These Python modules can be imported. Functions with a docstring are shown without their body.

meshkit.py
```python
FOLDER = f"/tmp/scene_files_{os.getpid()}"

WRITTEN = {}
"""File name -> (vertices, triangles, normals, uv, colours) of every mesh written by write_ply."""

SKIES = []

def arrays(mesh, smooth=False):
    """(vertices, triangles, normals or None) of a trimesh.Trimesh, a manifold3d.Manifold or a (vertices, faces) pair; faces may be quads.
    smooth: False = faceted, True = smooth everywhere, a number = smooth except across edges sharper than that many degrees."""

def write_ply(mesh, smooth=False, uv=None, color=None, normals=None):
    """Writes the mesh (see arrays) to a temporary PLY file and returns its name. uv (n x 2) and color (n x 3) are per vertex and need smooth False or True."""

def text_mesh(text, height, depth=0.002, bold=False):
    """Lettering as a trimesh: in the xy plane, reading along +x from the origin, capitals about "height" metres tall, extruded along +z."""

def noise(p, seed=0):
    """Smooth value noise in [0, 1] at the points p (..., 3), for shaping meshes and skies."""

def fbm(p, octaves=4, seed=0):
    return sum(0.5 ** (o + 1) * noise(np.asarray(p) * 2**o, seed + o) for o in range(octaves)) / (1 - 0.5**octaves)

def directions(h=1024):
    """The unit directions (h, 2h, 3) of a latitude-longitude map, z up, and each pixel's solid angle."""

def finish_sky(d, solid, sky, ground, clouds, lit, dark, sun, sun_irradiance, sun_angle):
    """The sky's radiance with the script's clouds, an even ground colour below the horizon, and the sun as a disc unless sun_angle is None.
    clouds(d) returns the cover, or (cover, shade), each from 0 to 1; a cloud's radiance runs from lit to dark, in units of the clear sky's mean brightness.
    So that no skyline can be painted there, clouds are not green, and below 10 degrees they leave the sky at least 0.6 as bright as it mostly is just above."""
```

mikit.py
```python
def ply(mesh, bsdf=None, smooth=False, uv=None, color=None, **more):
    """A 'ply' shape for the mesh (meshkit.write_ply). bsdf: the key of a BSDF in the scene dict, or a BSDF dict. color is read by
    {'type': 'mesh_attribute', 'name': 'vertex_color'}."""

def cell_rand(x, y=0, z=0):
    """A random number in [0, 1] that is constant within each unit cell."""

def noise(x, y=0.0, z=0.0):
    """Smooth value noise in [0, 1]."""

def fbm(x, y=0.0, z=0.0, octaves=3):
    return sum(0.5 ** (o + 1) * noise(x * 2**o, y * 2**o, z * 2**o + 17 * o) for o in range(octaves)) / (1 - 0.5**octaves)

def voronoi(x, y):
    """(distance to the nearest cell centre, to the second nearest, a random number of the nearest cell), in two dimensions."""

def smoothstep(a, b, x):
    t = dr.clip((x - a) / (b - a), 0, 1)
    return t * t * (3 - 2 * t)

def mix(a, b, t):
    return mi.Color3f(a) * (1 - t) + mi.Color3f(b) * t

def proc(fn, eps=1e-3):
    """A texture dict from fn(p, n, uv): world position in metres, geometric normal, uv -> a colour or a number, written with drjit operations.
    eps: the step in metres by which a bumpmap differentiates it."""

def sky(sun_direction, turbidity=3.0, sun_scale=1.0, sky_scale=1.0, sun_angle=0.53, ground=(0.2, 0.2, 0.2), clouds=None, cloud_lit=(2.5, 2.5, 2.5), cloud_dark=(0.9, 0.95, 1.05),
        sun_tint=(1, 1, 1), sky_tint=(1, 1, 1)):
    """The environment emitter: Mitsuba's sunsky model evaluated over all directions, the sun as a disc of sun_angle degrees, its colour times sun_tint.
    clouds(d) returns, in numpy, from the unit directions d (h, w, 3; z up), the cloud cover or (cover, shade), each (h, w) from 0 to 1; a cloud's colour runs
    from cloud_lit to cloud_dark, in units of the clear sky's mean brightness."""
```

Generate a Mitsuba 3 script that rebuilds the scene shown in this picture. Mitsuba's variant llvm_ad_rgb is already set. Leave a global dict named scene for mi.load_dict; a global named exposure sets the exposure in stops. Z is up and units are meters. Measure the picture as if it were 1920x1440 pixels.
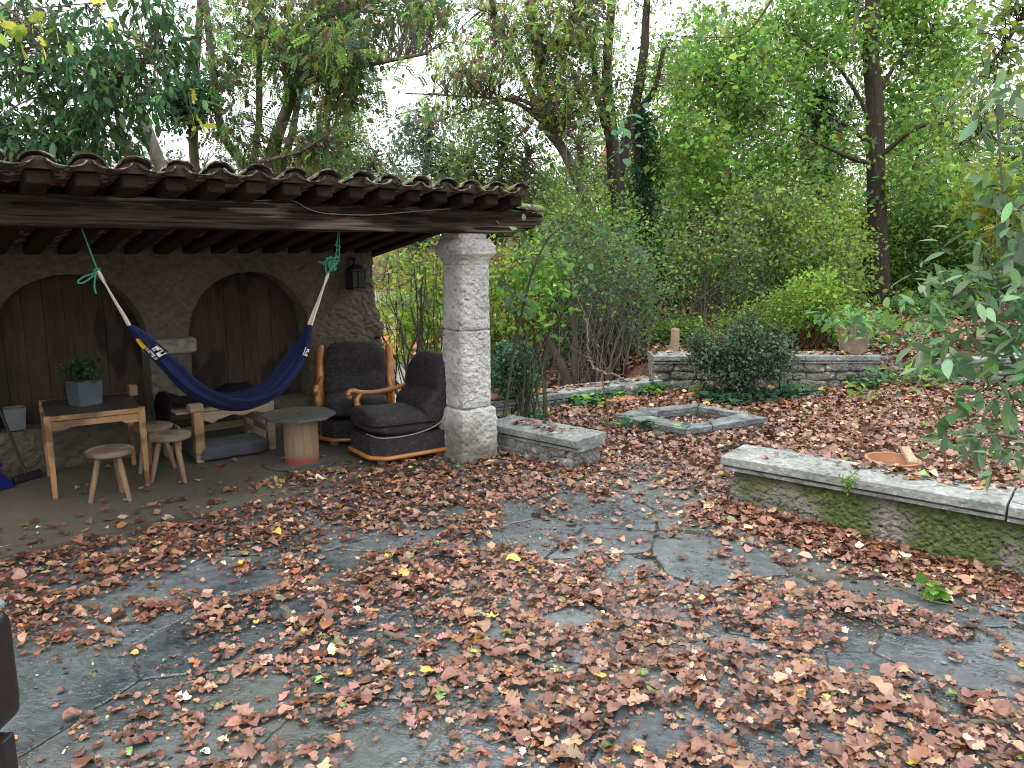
import math, numpy as np, trimesh, manifold3d as m3, drjit as dr, mitsuba as mi, mikit, meshkit
from shapely.geometry import Polygon, Point, box as sbox
from shapely import affinity
from scipy.spatial import Voronoi, cKDTree
T = mi.ScalarTransform4f
scene, labels = {}, {}

# ------------------------------------------------------------------ camera, sky, exposure
EYE, PITCH, AZ, FOCAL = 2.05, math.atan(254 / 1443.0), math.radians(50.5), 1443.0   # metres, radians; focal length in 1920 px
RT = np.array([math.sin(AZ), -math.cos(AZ), 0.0]); FH = np.array([math.cos(AZ), math.sin(AZ), 0.0]); ZZ = np.array([0, 0, 1.0])
FW = FH * math.cos(PITCH) - ZZ * math.sin(PITCH); UP = FH * math.sin(PITCH) + ZZ * math.cos(PITCH)
CAM = np.array([0, 0, EYE])
scene['camera'] = {'type': 'perspective', 'fov': math.degrees(2 * math.atan(960 / FOCAL)), 'fov_axis': 'x', 'near_clip': 0.05, 'far_clip': 2000.0,
                   'to_world': T().look_at(origin=CAM.tolist(), target=(CAM + FW).tolist(), up=[0, 0, 1])}
scene['sky_light'] = mikit.sky([-0.75, 0.15, 0.9], turbidity=4, sun_scale=0.16, sun_angle=40, clouds=lambda d: (1.0, 2 / 3 * (1 - np.clip(d[..., 2], 0, 1))),
                               cloud_lit=(3.5, 3.6, 3.74), cloud_dark=(0.3, 0.31, 0.33), ground=(0.12, 0.11, 0.09))
exposure = 3.22

# ------------------------------------------------------------------ helpers
rng = np.random.default_rng(7)
_taken = {}
def numbered(name):
    n = _taken.get(name, -1) + 1
    _taken[name] = n
    return name if n == 0 else f'{name}_{n:03d}'
def thing(name, label, cat, group=None, kind=None):
    k = numbered(name)
    labels[k] = {'label': label, 'category': cat}
    if group: labels[k]['group'] = group
    if kind: labels[k]['kind'] = kind
    return k
def part(parent, name, mesh, bsdf, smooth=False, label=None, kind=None, **kw):
    k = numbered(parent + '__' + name)
    scene[k] = mesh if isinstance(mesh, dict) else mikit.ply(mesh, bsdf, smooth=smooth, **kw)
    if label or kind: labels[k] = {**({'label': label} if label else {}), **({'kind': kind} if kind else {})}
    return k
def one(name, label, cat, mesh, bsdf, smooth=False, group=None, kind=None, **kw):
    k = thing(name, label, cat, group, kind)
    scene[k] = mikit.ply(mesh, bsdf, smooth=smooth, **kw)
    return k
def structure(name, label, mesh, bsdf, smooth=False, **kw):
    k = numbered(name)
    scene[k] = mikit.ply(mesh, bsdf, smooth=smooth, **kw)
    labels[k] = {'label': label, 'kind': 'structure'}
    return k
def cat(ms):
    return trimesh.util.concatenate([trimesh.Trimesh(m[0], m[1], process=False) if isinstance(m, tuple) else m for m in ms])
def man(m):
    if isinstance(m, m3.Manifold): return m
    return m3.Manifold(m3.Mesh(np.asarray(m.vertices, np.float32), np.asarray(m.faces, np.uint32)))
def unman(m):
    q = m.to_mesh()
    return trimesh.Trimesh(np.array(q.vert_properties[:, :3], float), np.array(q.tri_verts), process=False)
def rz(deg): return trimesh.transformations.rotation_matrix(math.radians(deg), [0, 0, 1])
def rot(deg, ax): return trimesh.transformations.rotation_matrix(math.radians(deg), ax)
def move(m, x=0, y=0, z=0, r=0):
    m = m.copy() if not isinstance(m, tuple) else trimesh.Trimesh(m[0], m[1], process=False)
    if r: m.apply_transform(rz(r))
    m.apply_translation([x, y, z])
    return m
def bbox(sx, sy, sz, b=0.006):
    """a box centred on the origin with chamfered edges"""
    h = np.array([sx, sy, sz]) / 2
    b = min(b, 0.45 * min(sx, sy, sz))
    p = [np.array(s) * (h - b * (1 - np.eye(3)[k])) for s in np.ndindex(2, 2, 2) for s in [2 * np.array(s) - 1] for k in range(3)]
    return trimesh.Trimesh(np.array(p)).convex_hull
def boxat(x0, x1, y0, y1, z0, z1, b=0.006):
    return move(bbox(x1 - x0, y1 - y0, z1 - z0, b), (x0 + x1) / 2, (y0 + y1) / 2, (z0 + z1) / 2)
def beam_between(a, b, w, h, bev=0.004, up=(0, 0, 1)):
    a, b = np.asarray(a, float), np.asarray(b, float)
    d = b - a; L = np.linalg.norm(d); d /= L
    s = np.cross(up, d); s /= np.linalg.norm(s); u = np.cross(d, s)
    m = bbox(L, w, h, bev); M = np.eye(4); M[:3, 0], M[:3, 1], M[:3, 2], M[:3, 3] = d, s, u, (a + b) / 2
    m.apply_transform(M)
    return m
def superbox(sx, sy, sz, n=5.0, sub=4):
    m = trimesh.creation.box((2, 2, 2))
    for _ in range(sub): m = m.subdivide()
    v = m.vertices
    k = (np.abs(v) ** n).sum(1) ** (1 / n)
    m.vertices = v / k[:, None] * np.array([sx, sy, sz]) / 2
    return m
def roughen(mesh, res, amp, scale, seed=0, octaves=3):
    """a closed mesh refined and pushed about along its normals by noise"""
    m = man(mesh).refine_to_length(res)
    t = unman(m); t.merge_vertices()
    n = np.array(t.vertex_normals)
    t.vertices = t.vertices + n * ((meshkit.fbm(np.array(t.vertices) * scale, octaves, seed) - 0.5) * 2 * amp)[:, None]
    return t
def hullm(*ms): return trimesh.Trimesh(np.vstack([m.vertices for m in ms])).convex_hull
def lathe(prof, n=32):
    return trimesh.creation.revolve(np.asarray(prof, float), sections=n)
def spline(pts, n):
    """Catmull-Rom through the rows of pts (any number of columns)"""
    p = np.asarray(pts, float)
    p = np.vstack([2 * p[0] - p[1], p, 2 * p[-1] - p[-2]])
    s = np.linspace(0, len(p) - 3 - 1e-9, n); i = s.astype(int); t = (s - i)[:, None]
    a, b, c, d = p[i], p[i + 1], p[i + 2], p[i + 3]
    return 0.5 * (2 * b + (c - a) * t + (2 * a - 5 * b + 4 * c - d) * t ** 2 + (3 * b - 3 * c + d - a) * t ** 3)
def tubes(P, R, sides=5, cap=True):
    """N tubes at once: P (N, K, 3) centre lines, R (N, K) radii"""
    P, R = np.asarray(P, float), np.asarray(R, float)
    if P.ndim == 2: P, R = P[None], R[None]
    N, K, _ = P.shape
    d = np.gradient(P, axis=1); d /= np.linalg.norm(d, axis=2, keepdims=True) + 1e-12
    ref = np.where(np.abs(d[:, :1, 2:3]) > 0.9, [[[1.0, 0, 0]]], [[[0, 0, 1.0]]])
    s = np.cross(np.broadcast_to(ref, d.shape), d); s /= np.linalg.norm(s, axis=2, keepdims=True) + 1e-12
    u = np.cross(d, s)
    a = np.arange(sides) / sides * 2 * np.pi
    V = P[:, :, None] + R[:, :, None, None] * (np.cos(a)[:, None] * s[:, :, None] + np.sin(a)[:, None] * u[:, :, None])
    i = np.arange(K - 1)[:, None] * sides; j = np.arange(sides)[None]; k = (j + 1) % sides
    q = np.stack([i + j, i + k, i + sides + k, i + sides + j], -1).reshape(-1, 4)
    f = np.vstack([q[:, [0, 1, 2]], q[:, [0, 2, 3]]])
    if cap:
        e = np.arange(1, sides - 1)
        f = np.vstack([f, np.stack([e * 0, e + 1, e], 1), (K - 1) * sides + np.stack([e * 0, e, e + 1], 1)])
    F = f[None] + (np.arange(N) * K * sides)[:, None, None]
    return V.reshape(-1, 3), F.reshape(-1, 3)
def at(px, py, depth):
    """the point that the photograph shows at (px, py), depth metres ahead"""
    d = FW * FOCAL + RT * (px - 960) - UP * (py - 720)
    return CAM + d * depth / (d @ FH)
def onz(px, py, z=0.0):
    d = FW * FOCAL + RT * (px - 960) - UP * (py - 720)
    return CAM + d * (z - EYE) / d[2]
def ony(px, py, y):
    d = FW * FOCAL + RT * (px - 960) - UP * (py - 720)
    return CAM + d * y / d[1]
def pix(p):
    q = np.asarray(p) - CAM
    return np.stack([960 + FOCAL * (q @ RT) / (q @ FW), 720 - FOCAL * (q @ UP) / (q @ FW)], -1)
def sst(a, b, x):
    t = np.clip((x - a) / (b - a), 0, 1)
    return t * t * (3 - 2 * t)

# ------------------------------------------------------------------ materials
def rgb(c): return {'type': 'rgb', 'value': [float(x) for x in c]}
def prin(base, rough=0.8, spec=0.4, bump=None, scale=0.0, eps=2e-3, **kw):
    b = {'type': 'principled', 'base_color': base if isinstance(base, dict) else rgb(base), 'roughness': rough, 'specular': spec, **kw}
    if bump is not None:
        b = {'type': 'bumpmap', 'texture': mikit.proc(bump, eps), 'scale': scale, 'bsdf': b}
    return {'type': 'twosided', 'bsdf': b}
VC = {'type': 'mesh_attribute', 'name': 'vertex_color'}
noise, fbm, mix, ss = mikit.noise, mikit.fbm, mikit.mix, mikit.smoothstep

def f_slab(p, n, uv):
    a = fbm(p.x * 1.7, p.y * 1.7, 0, 4); b = fbm(p.x * 22, p.y * 22, 3, 3); c = noise(p.x * 0.9 + 9, p.y * 0.9)
    col = mix((0.020, 0.026, 0.030), (0.118, 0.142, 0.155), a * 1.1 + b * 0.7 - 0.42)
    col = mix(col, (0.046, 0.056, 0.042), ss(0.55, 0.8, c) * 0.4)
    g = ss(0.66, 0.72, noise(p.x * 90, p.y * 90, 5)) * ss(0.45, 0.6, a)
    return mix(col, (0.16, 0.15, 0.13), g * 0.5)
def f_slab_rough(p, n, uv):
    return 0.13 + 0.40 * ss(0.40, 0.66, fbm(p.x * 2.3 + 4, p.y * 2.3, 1, 3)) + 0.1 * noise(p.x * 40, p.y * 40)
def f_slab_bump(p, n, uv):
    return fbm(p.x * 14, p.y * 14 + p.x * 5, p.z * 14, 4) + 0.25 * noise(p.x * 120, p.y * 120, 2)
for _k, _t in (('mat_slab_dark', (.72, .78, .74)), ('mat_slab_pale', (1.06, 1.05, 1.0))):
    scene[_k] = prin(mikit.proc(lambda p, n, uv, t=_t: f_slab(p, n, uv) * mi.Color3f(*t)), mikit.proc(f_slab_rough), 0.75, f_slab_bump, 0.018)
scene['mat_slab'] = prin(mikit.proc(f_slab), mikit.proc(f_slab_rough), 0.75, f_slab_bump, 0.014)
def f_mortar(p, n, uv):
    a = fbm(p.x * 1.2, p.y * 1.2, 7, 3); g = noise(p.x * 110, p.y * 110)
    return mix(mix((0.022, 0.020, 0.017), (0.085, 0.082, 0.072), ss(0.5, 0.66, a)), (0.20, 0.19, 0.17), ss(0.72, 0.82, g) * 0.5)
scene['mat_mortar'] = prin(mikit.proc(f_mortar), 0.85, 0.3, lambda p, n, uv: noise(p.x * 90, p.y * 90), 0.004)
def f_floor(p, n, uv):
    a = fbm(p.x * 1.5, p.y * 1.5, 2, 4); b = fbm(p.x * 30, p.y * 30, 1, 2)
    return mix((0.050, 0.044, 0.033), (0.120, 0.109, 0.082), a * 0.8 + b * 0.3 - 0.05)
scene['mat_floor'] = prin(mikit.proc(f_floor), 0.7, 0.35, lambda p, n, uv: fbm(p.x * 25, p.y * 25, 0, 3), 0.006)
def f_earth(p, n, uv):
    a = fbm(p.x * 3, p.y * 3, 1, 3); b = noise(p.x * 35, p.y * 35)
    return mix((0.035, 0.024, 0.017), (0.13, 0.075, 0.05), a * 0.5 + b * 0.5)
scene['mat_earth'] = prin(mikit.proc(f_earth), 0.9, 0.2, lambda p, n, uv: fbm(p.x * 20, p.y * 20, 0, 3), 0.03)
def f_render(p, n, uv):                       # coarse lime render of the shelter's back wall
    a = fbm(p.x * 2.2, p.y * 2.2, p.z * 2.2, 4); b = fbm(p.x * 26, p.y * 26, p.z * 26, 3)
    c = mix((0.060, 0.051, 0.037), (0.205, 0.180, 0.132), a * 0.6 + b * 0.8 - 0.25)
    return mix(c, (0.10, 0.085, 0.06), ss(0.62, 0.75, fbm(p.x * 9, p.y * 9, p.z * 5, 3)) * 0.6)
scene['mat_render'] = prin(mikit.proc(f_render), 0.92, 0.2, lambda p, n, uv: fbm(p.x * 20, p.y * 20, p.z * 20, 4), 0.07)
def f_lime(p, n, uv):                         # pale dressed limestone of the column
    a = fbm(p.x * 4, p.y * 4, p.z * 4, 4); b = fbm(p.x * 45, p.y * 45, p.z * 45, 3)
    c = mix((0.25, 0.245, 0.225), (0.70, 0.69, 0.655), a * 0.8 + b * 0.8 - 0.30)
    c = mix(c, (0.15, 0.145, 0.13), ss(0.62, 0.72, fbm(p.x * 36, p.y * 36, p.z * 36, 3)) * 0.6)
    low = ss(0.92, 0.34, p.z + a * 0.75)
    c = mix(c, (0.14, 0.13, 0.095), low * 0.85)
    return mix(c, (0.13, 0.16, 0.065), ss(0.55, 0.7, fbm(p.x * 5 + 7, p.y * 5, p.z * 5, 3)) * low * 0.5)
scene['mat_impost'] = prin(mikit.proc(lambda p, n, uv: mix((0.12, 0.108, 0.08), (0.36, 0.335, 0.26), fbm(p.x * 16, p.y * 16, p.z * 16, 4) * 1.3 - .15)), 0.9, 0.2, lambda p, n, uv: fbm(p.x * 30, p.y * 30, p.z * 30, 4), 0.03)
scene['mat_basin'] = prin(mikit.proc(lambda p, n, uv: mix((0.045, 0.052, 0.052), (0.21, 0.23, 0.235), fbm(p.x * 9, p.y * 9, p.z * 9, 4) * 1.5 - .25)), 0.55, 0.45, lambda p, n, uv: fbm(p.x * 30, p.y * 30, p.z * 30, 4), 0.02)
scene['mat_lime'] = prin(mikit.proc(f_lime), 0.9, 0.2, lambda p, n, uv: fbm(p.x * 34, p.y * 34, p.z * 34, 4), 0.04)
def f_cope(p, n, uv):                         # weathered grey coping, pale lichen
    a = fbm(p.x * 5, p.y * 5, p.z * 5, 4); b = fbm(p.x * 40, p.y * 40, p.z * 40, 3)
    c = mix((0.065, 0.074, 0.070), (0.29, 0.31, 0.30), a * 1.0 + b * 0.8 - 0.42)
    c = mix(c, (0.46, 0.46, 0.43), ss(0.58, 0.70, fbm(p.x * 34 + 3, p.y * 34, p.z * 34, 3)) * ss(0.4, 0.6, a) * 0.55)
    return mix(c, (0.06, 0.065, 0.06), ss(0.66, 0.78, fbm(p.x * 17, p.y * 17 + 5, p.z * 30, 3)) * 0.7)
scene['mat_cope'] = prin(mikit.proc(f_cope), 0.72, 0.35, lambda p, n, uv: fbm(p.x * 40, p.y * 40, p.z * 40, 3), 0.006)
def f_moss_wall(p, n, uv):                    # rough grey render with patches of moss
    b = fbm(p.x * 42, p.y * 42, p.z * 42, 3); a = fbm(p.x * 2.6, p.y * 2.6, p.z * 3.2, 4)
    c = mix((0.05, 0.048, 0.04), (0.34, 0.33, 0.30), b * 1.9 - 0.5)
    g = ss(0.38, 0.58, fbm(p.x * 2.6, p.y * 3.4, p.z * 2.0, 5) + (b - 0.5) * 0.55)
    return mix(c, mix((0.020, 0.032, 0.006), (0.095, 0.145, 0.025), b * 1.4 - .2), g * 0.85)
scene['mat_moss_wall'] = prin(mikit.proc(f_moss_wall), 0.95, 0.15, lambda p, n, uv: fbm(p.x * 30, p.y * 30, p.z * 30, 4), 0.08)
def f_rubble(p, n, uv):
    a = fbm(p.x * 7, p.y * 7, p.z * 7, 4); b = fbm(p.x * 40, p.y * 40, p.z * 40, 3)
    c = mix((0.065, 0.066, 0.060), (0.29, 0.29, 0.265), a * 0.7 + b * 0.7 - 0.2)
    return mix(c, (0.50, 0.50, 0.48), ss(0.62, 0.70, fbm(p.x * 10 + 3, p.y * 10, p.z * 10, 3)) * 0.6)
scene['mat_rubble'] = prin(mikit.proc(f_rubble), 0.9, 0.2, lambda p, n, uv: fbm(p.x * 26, p.y * 26, p.z * 26, 4), 0.06)
def f_tile(p, n, uv):
    a = fbm(p.x * 6, p.y * 6, p.z * 6, 4); b = fbm(p.x * 50, p.y * 50, p.z * 50, 2); k = mikit.cell_rand(p.x / 0.135 + 40)
    c = mix(mix((0.10, 0.045, 0.033), (0.13, 0.088, 0.066), k), (0.048, 0.043, 0.035), ss(0.25, 0.55, a) * 0.9 + b * 0.1)
    c = mix(c, (0.36, 0.34, 0.27), ss(0.55, 0.68, fbm(p.x * 26, p.y * 26, p.z * 26, 3) + 0.12 * ss(5.53, 5.47, p.y)) * 0.6)
    m = ss(0.50, 0.62, fbm(p.x * 8 + 5, p.y * 8, p.z * 8, 3) + (p.x - 3.6) * 0.10) * ss(0.2, 0.7, n.z)
    return mix(c, (0.10, 0.16, 0.02), m)
scene['mat_tile'] = prin(mikit.proc(f_tile), 0.85, 0.25, lambda p, n, uv: fbm(p.x * 50, p.y * 50, p.z * 50, 3), 0.006)
def wood_fn(lo, hi, axis, ring=9.0, fine=90.0):
    def fn(p, n, uv):
        q = [p.x, p.y, p.z]; k = [ring, ring, ring]; k[axis] = ring * 0.12
        a = fbm(q[0] * k[0], q[1] * k[1], q[2] * k[2], 4)
        k = [fine, fine, fine]; k[axis] = fine * 0.05
        b = noise(q[0] * k[0], q[1] * k[1], q[2] * k[2])
        return mix(lo, hi, a * 0.8 + b * 0.45 - 0.15)
    return fn
def wood_bump(axis, k0=60.0):
    def fn(p, n, uv):
        q = [p.x, p.y, p.z]; k = [k0, k0, k0]; k[axis] = k0 * 0.06
        return fbm(q[0] * k[0], q[1] * k[1], q[2] * k[2], 3)
    return fn
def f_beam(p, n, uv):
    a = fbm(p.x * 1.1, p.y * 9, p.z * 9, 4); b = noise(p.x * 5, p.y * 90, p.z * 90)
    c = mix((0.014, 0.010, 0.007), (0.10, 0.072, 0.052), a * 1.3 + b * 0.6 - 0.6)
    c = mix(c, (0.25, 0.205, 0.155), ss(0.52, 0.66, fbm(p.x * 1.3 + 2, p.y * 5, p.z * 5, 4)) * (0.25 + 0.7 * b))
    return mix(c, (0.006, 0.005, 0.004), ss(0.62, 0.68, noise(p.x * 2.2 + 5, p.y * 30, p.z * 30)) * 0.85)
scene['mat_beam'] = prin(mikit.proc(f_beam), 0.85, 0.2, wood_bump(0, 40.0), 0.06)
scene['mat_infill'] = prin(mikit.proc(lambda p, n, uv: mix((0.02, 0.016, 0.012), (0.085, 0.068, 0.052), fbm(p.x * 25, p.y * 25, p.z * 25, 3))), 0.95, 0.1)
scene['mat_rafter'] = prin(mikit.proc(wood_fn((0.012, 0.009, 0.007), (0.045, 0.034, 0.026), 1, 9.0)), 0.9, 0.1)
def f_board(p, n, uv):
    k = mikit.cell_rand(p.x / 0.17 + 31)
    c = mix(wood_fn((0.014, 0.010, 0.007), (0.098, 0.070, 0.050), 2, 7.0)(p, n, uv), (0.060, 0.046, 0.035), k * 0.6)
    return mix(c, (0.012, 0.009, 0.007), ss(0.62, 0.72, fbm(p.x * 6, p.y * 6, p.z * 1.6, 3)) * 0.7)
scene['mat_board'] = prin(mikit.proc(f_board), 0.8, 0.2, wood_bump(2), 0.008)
def grimy(fn, k=0.75):
    return lambda p, n, uv: mix(fn(p, n, uv), (0.075, 0.04, 0.02), k * ss(0.42, 0.66, fbm(p.x * 7 + 3, p.y * 7, p.z * 7, 4)))
scene['mat_pine'] = prin(mikit.proc(grimy(wood_fn((0.20, 0.105, 0.04), (0.44, 0.265, 0.12), 2, 8.0))), 0.55, 0.4)
scene['mat_pine_rail'] = prin(mikit.proc(grimy(wood_fn((0.23, 0.125, 0.05), (0.48, 0.30, 0.14), 0, 8.0))), 0.55, 0.4)
scene['mat_dark_top'] = prin(mikit.proc(wood_fn((0.016, 0.014, 0.012), (0.06, 0.05, 0.042), 1, 8.0)), 0.5, 0.45)
scene['mat_stool_seat'] = prin(mikit.proc(grimy(wood_fn((0.12, 0.09, 0.058), (0.29, 0.235, 0.16), 0, 10.0), .6)), 0.75, 0.3, wood_bump(0), 0.004)
scene['mat_stool_leg'] = prin(mikit.proc(wood_fn((0.15, 0.085, 0.05), (0.34, 0.22, 0.14), 2, 9.0)), 0.75, 0.3)
scene['mat_pallet'] = prin(mikit.proc(wood_fn((0.16, 0.12, 0.075), (0.36, 0.29, 0.19), 0, 9.0)), 0.85, 0.2, wood_bump(0), 0.006)
scene['mat_drum'] = prin(mikit.proc(lambda p, n, uv: mix(wood_fn((0.13, 0.085, 0.05), (0.33, 0.235, 0.145), 2, 16.0)(p, n, uv), (0.26, 0.05, 0.045), ss(0.15, 0.08, p.z + 0.03 * noise(p.x * 20, p.y * 20)) * 0.9)), 0.8, 0.25)
scene['mat_spool_top'] = prin(mikit.proc(wood_fn((0.035, 0.035, 0.034), (0.13, 0.125, 0.115), 0, 9.0)), 0.7, 0.3)
scene['mat_varnish'] = prin(mikit.proc(wood_fn((0.28, 0.095, 0.022), (0.52, 0.22, 0.06), 0, 10.0)), 0.3, 0.5, clearcoat=0.5, clearcoat_gloss=0.85)
def f_velvet(p, n, uv):
    a = fbm(p.x * 16, p.y * 16, p.z * 16, 3); w = dr.abs(fbm(p.x * 24 + 9, p.y * 24, p.z * 24, 2) - 0.5)
    c = mix((0.016, 0.014, 0.015), (0.038, 0.033, 0.034), a)
    return mix(c, (0.09, 0.078, 0.074), ss(0.045, 0.0, w) * 0.45)
scene['mat_velvet'] = prin(mikit.proc(f_velvet), 0.85, 0.25, sheen=0.7, sheen_tint=0.2, bump=lambda p, n, uv: fbm(p.x * 30, p.y * 30, p.z * 30, 3), scale=0.006)
scene['mat_piping'] = prin((0.22, 0.205, 0.185), 0.85)
def f_navy(p, n, uv):
    k = ss(0.35, 0.65, noise(uv.y * 44, 2.5)); s = ss(0.80, 0.9, noise(uv.y * 20 + 6, 1.5))
    w = noise(uv.x * 900, uv.y * 160)
    return mix(mix((0.004, 0.006, 0.022), (0.011, 0.020, 0.070), k * 0.8 + w * 0.4), (0.075, 0.095, 0.17), s * 0.5)
scene['mat_navy'] = prin(mikit.proc(f_navy), 0.85, 0.2, sheen=0.5)
def rect(u, v, x0, x1, y0, y1, r=0.012):
    return ss(x0 - r, x0 + r, u) * ss(x1 + r, x1 - r, u) * ss(y0 - r, y0 + r, v) * ss(y1 + r, y1 - r, v)
def f_motif(p, n, uv):                        # white woven geometric motif on black
    u, v = uv.x, uv.y
    o = rect(u, v, .04, .96, .50, .96) - rect(u, v, .08, .92, .54, .92)
    o += rect(u, v, .13, .87, .58, .88) - rect(u, v, .17, .83, .62, .84) + rect(u, v, .25, .75, .66, .80) - rect(u, v, .36, .64, .71, .75)
    o += rect(u, v, .06, .94, .06, .09) + rect(u, v, .14, .24, .14, .42) + rect(u, v, .24, .44, .14, .22) + rect(u, v, .40, .47, .22, .34)
    o += rect(u, v, .56, .63, .14, .42) + rect(u, v, .63, .84, .34, .42) + rect(u, v, .77, .84, .20, .34) + rect(u, v, .30, .36, .28, .42)
    return mix((0.010, 0.010, 0.014), (0.62, 0.62, 0.64), dr.clip(o, 0, 1))
scene['mat_motif'] = prin(mikit.proc(f_motif), 0.9, 0.2)
scene['mat_yellow_thread'] = prin((0.62, 0.38, 0.02), 0.85)
scene['mat_cord'] = prin((0.52, 0.47, 0.38), 0.9)
scene['mat_green_rope'] = prin((0.035, 0.20, 0.125), 0.6)
scene['mat_black_fleece'] = prin((0.009, 0.009, 0.012), 0.95, 0.1, sheen=0.3)
scene['mat_black_iron'] = prin((0.014, 0.012, 0.012), 0.5, 0.5)
scene['mat_black_plastic'] = prin((0.008, 0.008, 0.010), 0.32, 0.5)
scene['mat_grey_plastic'] = prin((0.16, 0.19, 0.23), 0.4, 0.5)
scene['mat_planter_grey'] = prin(mikit.proc(lambda p, n, uv: mix((0.045, 0.064, 0.070), (0.075, 0.098, 0.104), fbm(p.x * 12, p.y * 12, p.z * 12, 3))), 0.7)
scene['mat_zinc'] = prin(mikit.proc(lambda p, n, uv: mix((0.10, 0.11, 0.115), (0.20, 0.21, 0.21), fbm(p.x * 15, p.y * 15, p.z * 15, 3))), 0.6)
scene['mat_blue_plastic'] = prin((0.006, 0.012, 0.12), 0.35, 0.5)
scene['mat_foam'] = prin(mikit.proc(lambda p, n, uv: mix((0.040, 0.044, 0.050), (0.095, 0.10, 0.108), fbm(p.x * 9, p.y * 9, p.z * 9, 3))), 0.9)
scene['mat_terracotta'] = prin(mikit.proc(lambda p, n, uv: mix((0.24, 0.095, 0.05), (0.36, 0.19, 0.115), fbm(p.x * 14, p.y * 14, p.z * 14, 3))), 0.7)
scene['mat_old_pot'] = prin(mikit.proc(lambda p, n, uv: mix((0.13, 0.095, 0.075), (0.29, 0.23, 0.19), fbm(p.x * 12, p.y * 12, p.z * 7, 3))), 0.85)
scene['mat_old_wood'] = prin(mikit.proc(wood_fn((0.17, 0.11, 0.07), (0.42, 0.33, 0.24), 0, 14.0)), 0.85)
def bark_fn(lo, hi, moss=0.0):
    def fn(p, n, uv):
        a = fbm(p.x * 30, p.y * 30, p.z * 5, 3); b = fbm(p.x * 5, p.y * 5, p.z * 2, 3)
        c = mix(lo, hi, a * 0.8 + b * 0.5 - 0.15)
        return mix(c, (0.075, 0.095, 0.02), ss(0.5, 0.65, b) * moss) if moss else c
    return fn
bark_b = lambda p, n, uv: fbm(p.x * 34, p.y * 34, p.z * 6, 3)
scene['mat_bark'] = prin(mikit.proc(bark_fn((0.055, 0.045, 0.036), (0.21, 0.18, 0.15), 0.6)), 0.95, 0.15, bark_b, 0.03)
scene['mat_bark_pale'] = prin(mikit.proc(bark_fn((0.13, 0.115, 0.095), (0.33, 0.30, 0.26), 0.3)), 0.95, 0.15, bark_b, 0.02)
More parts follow.
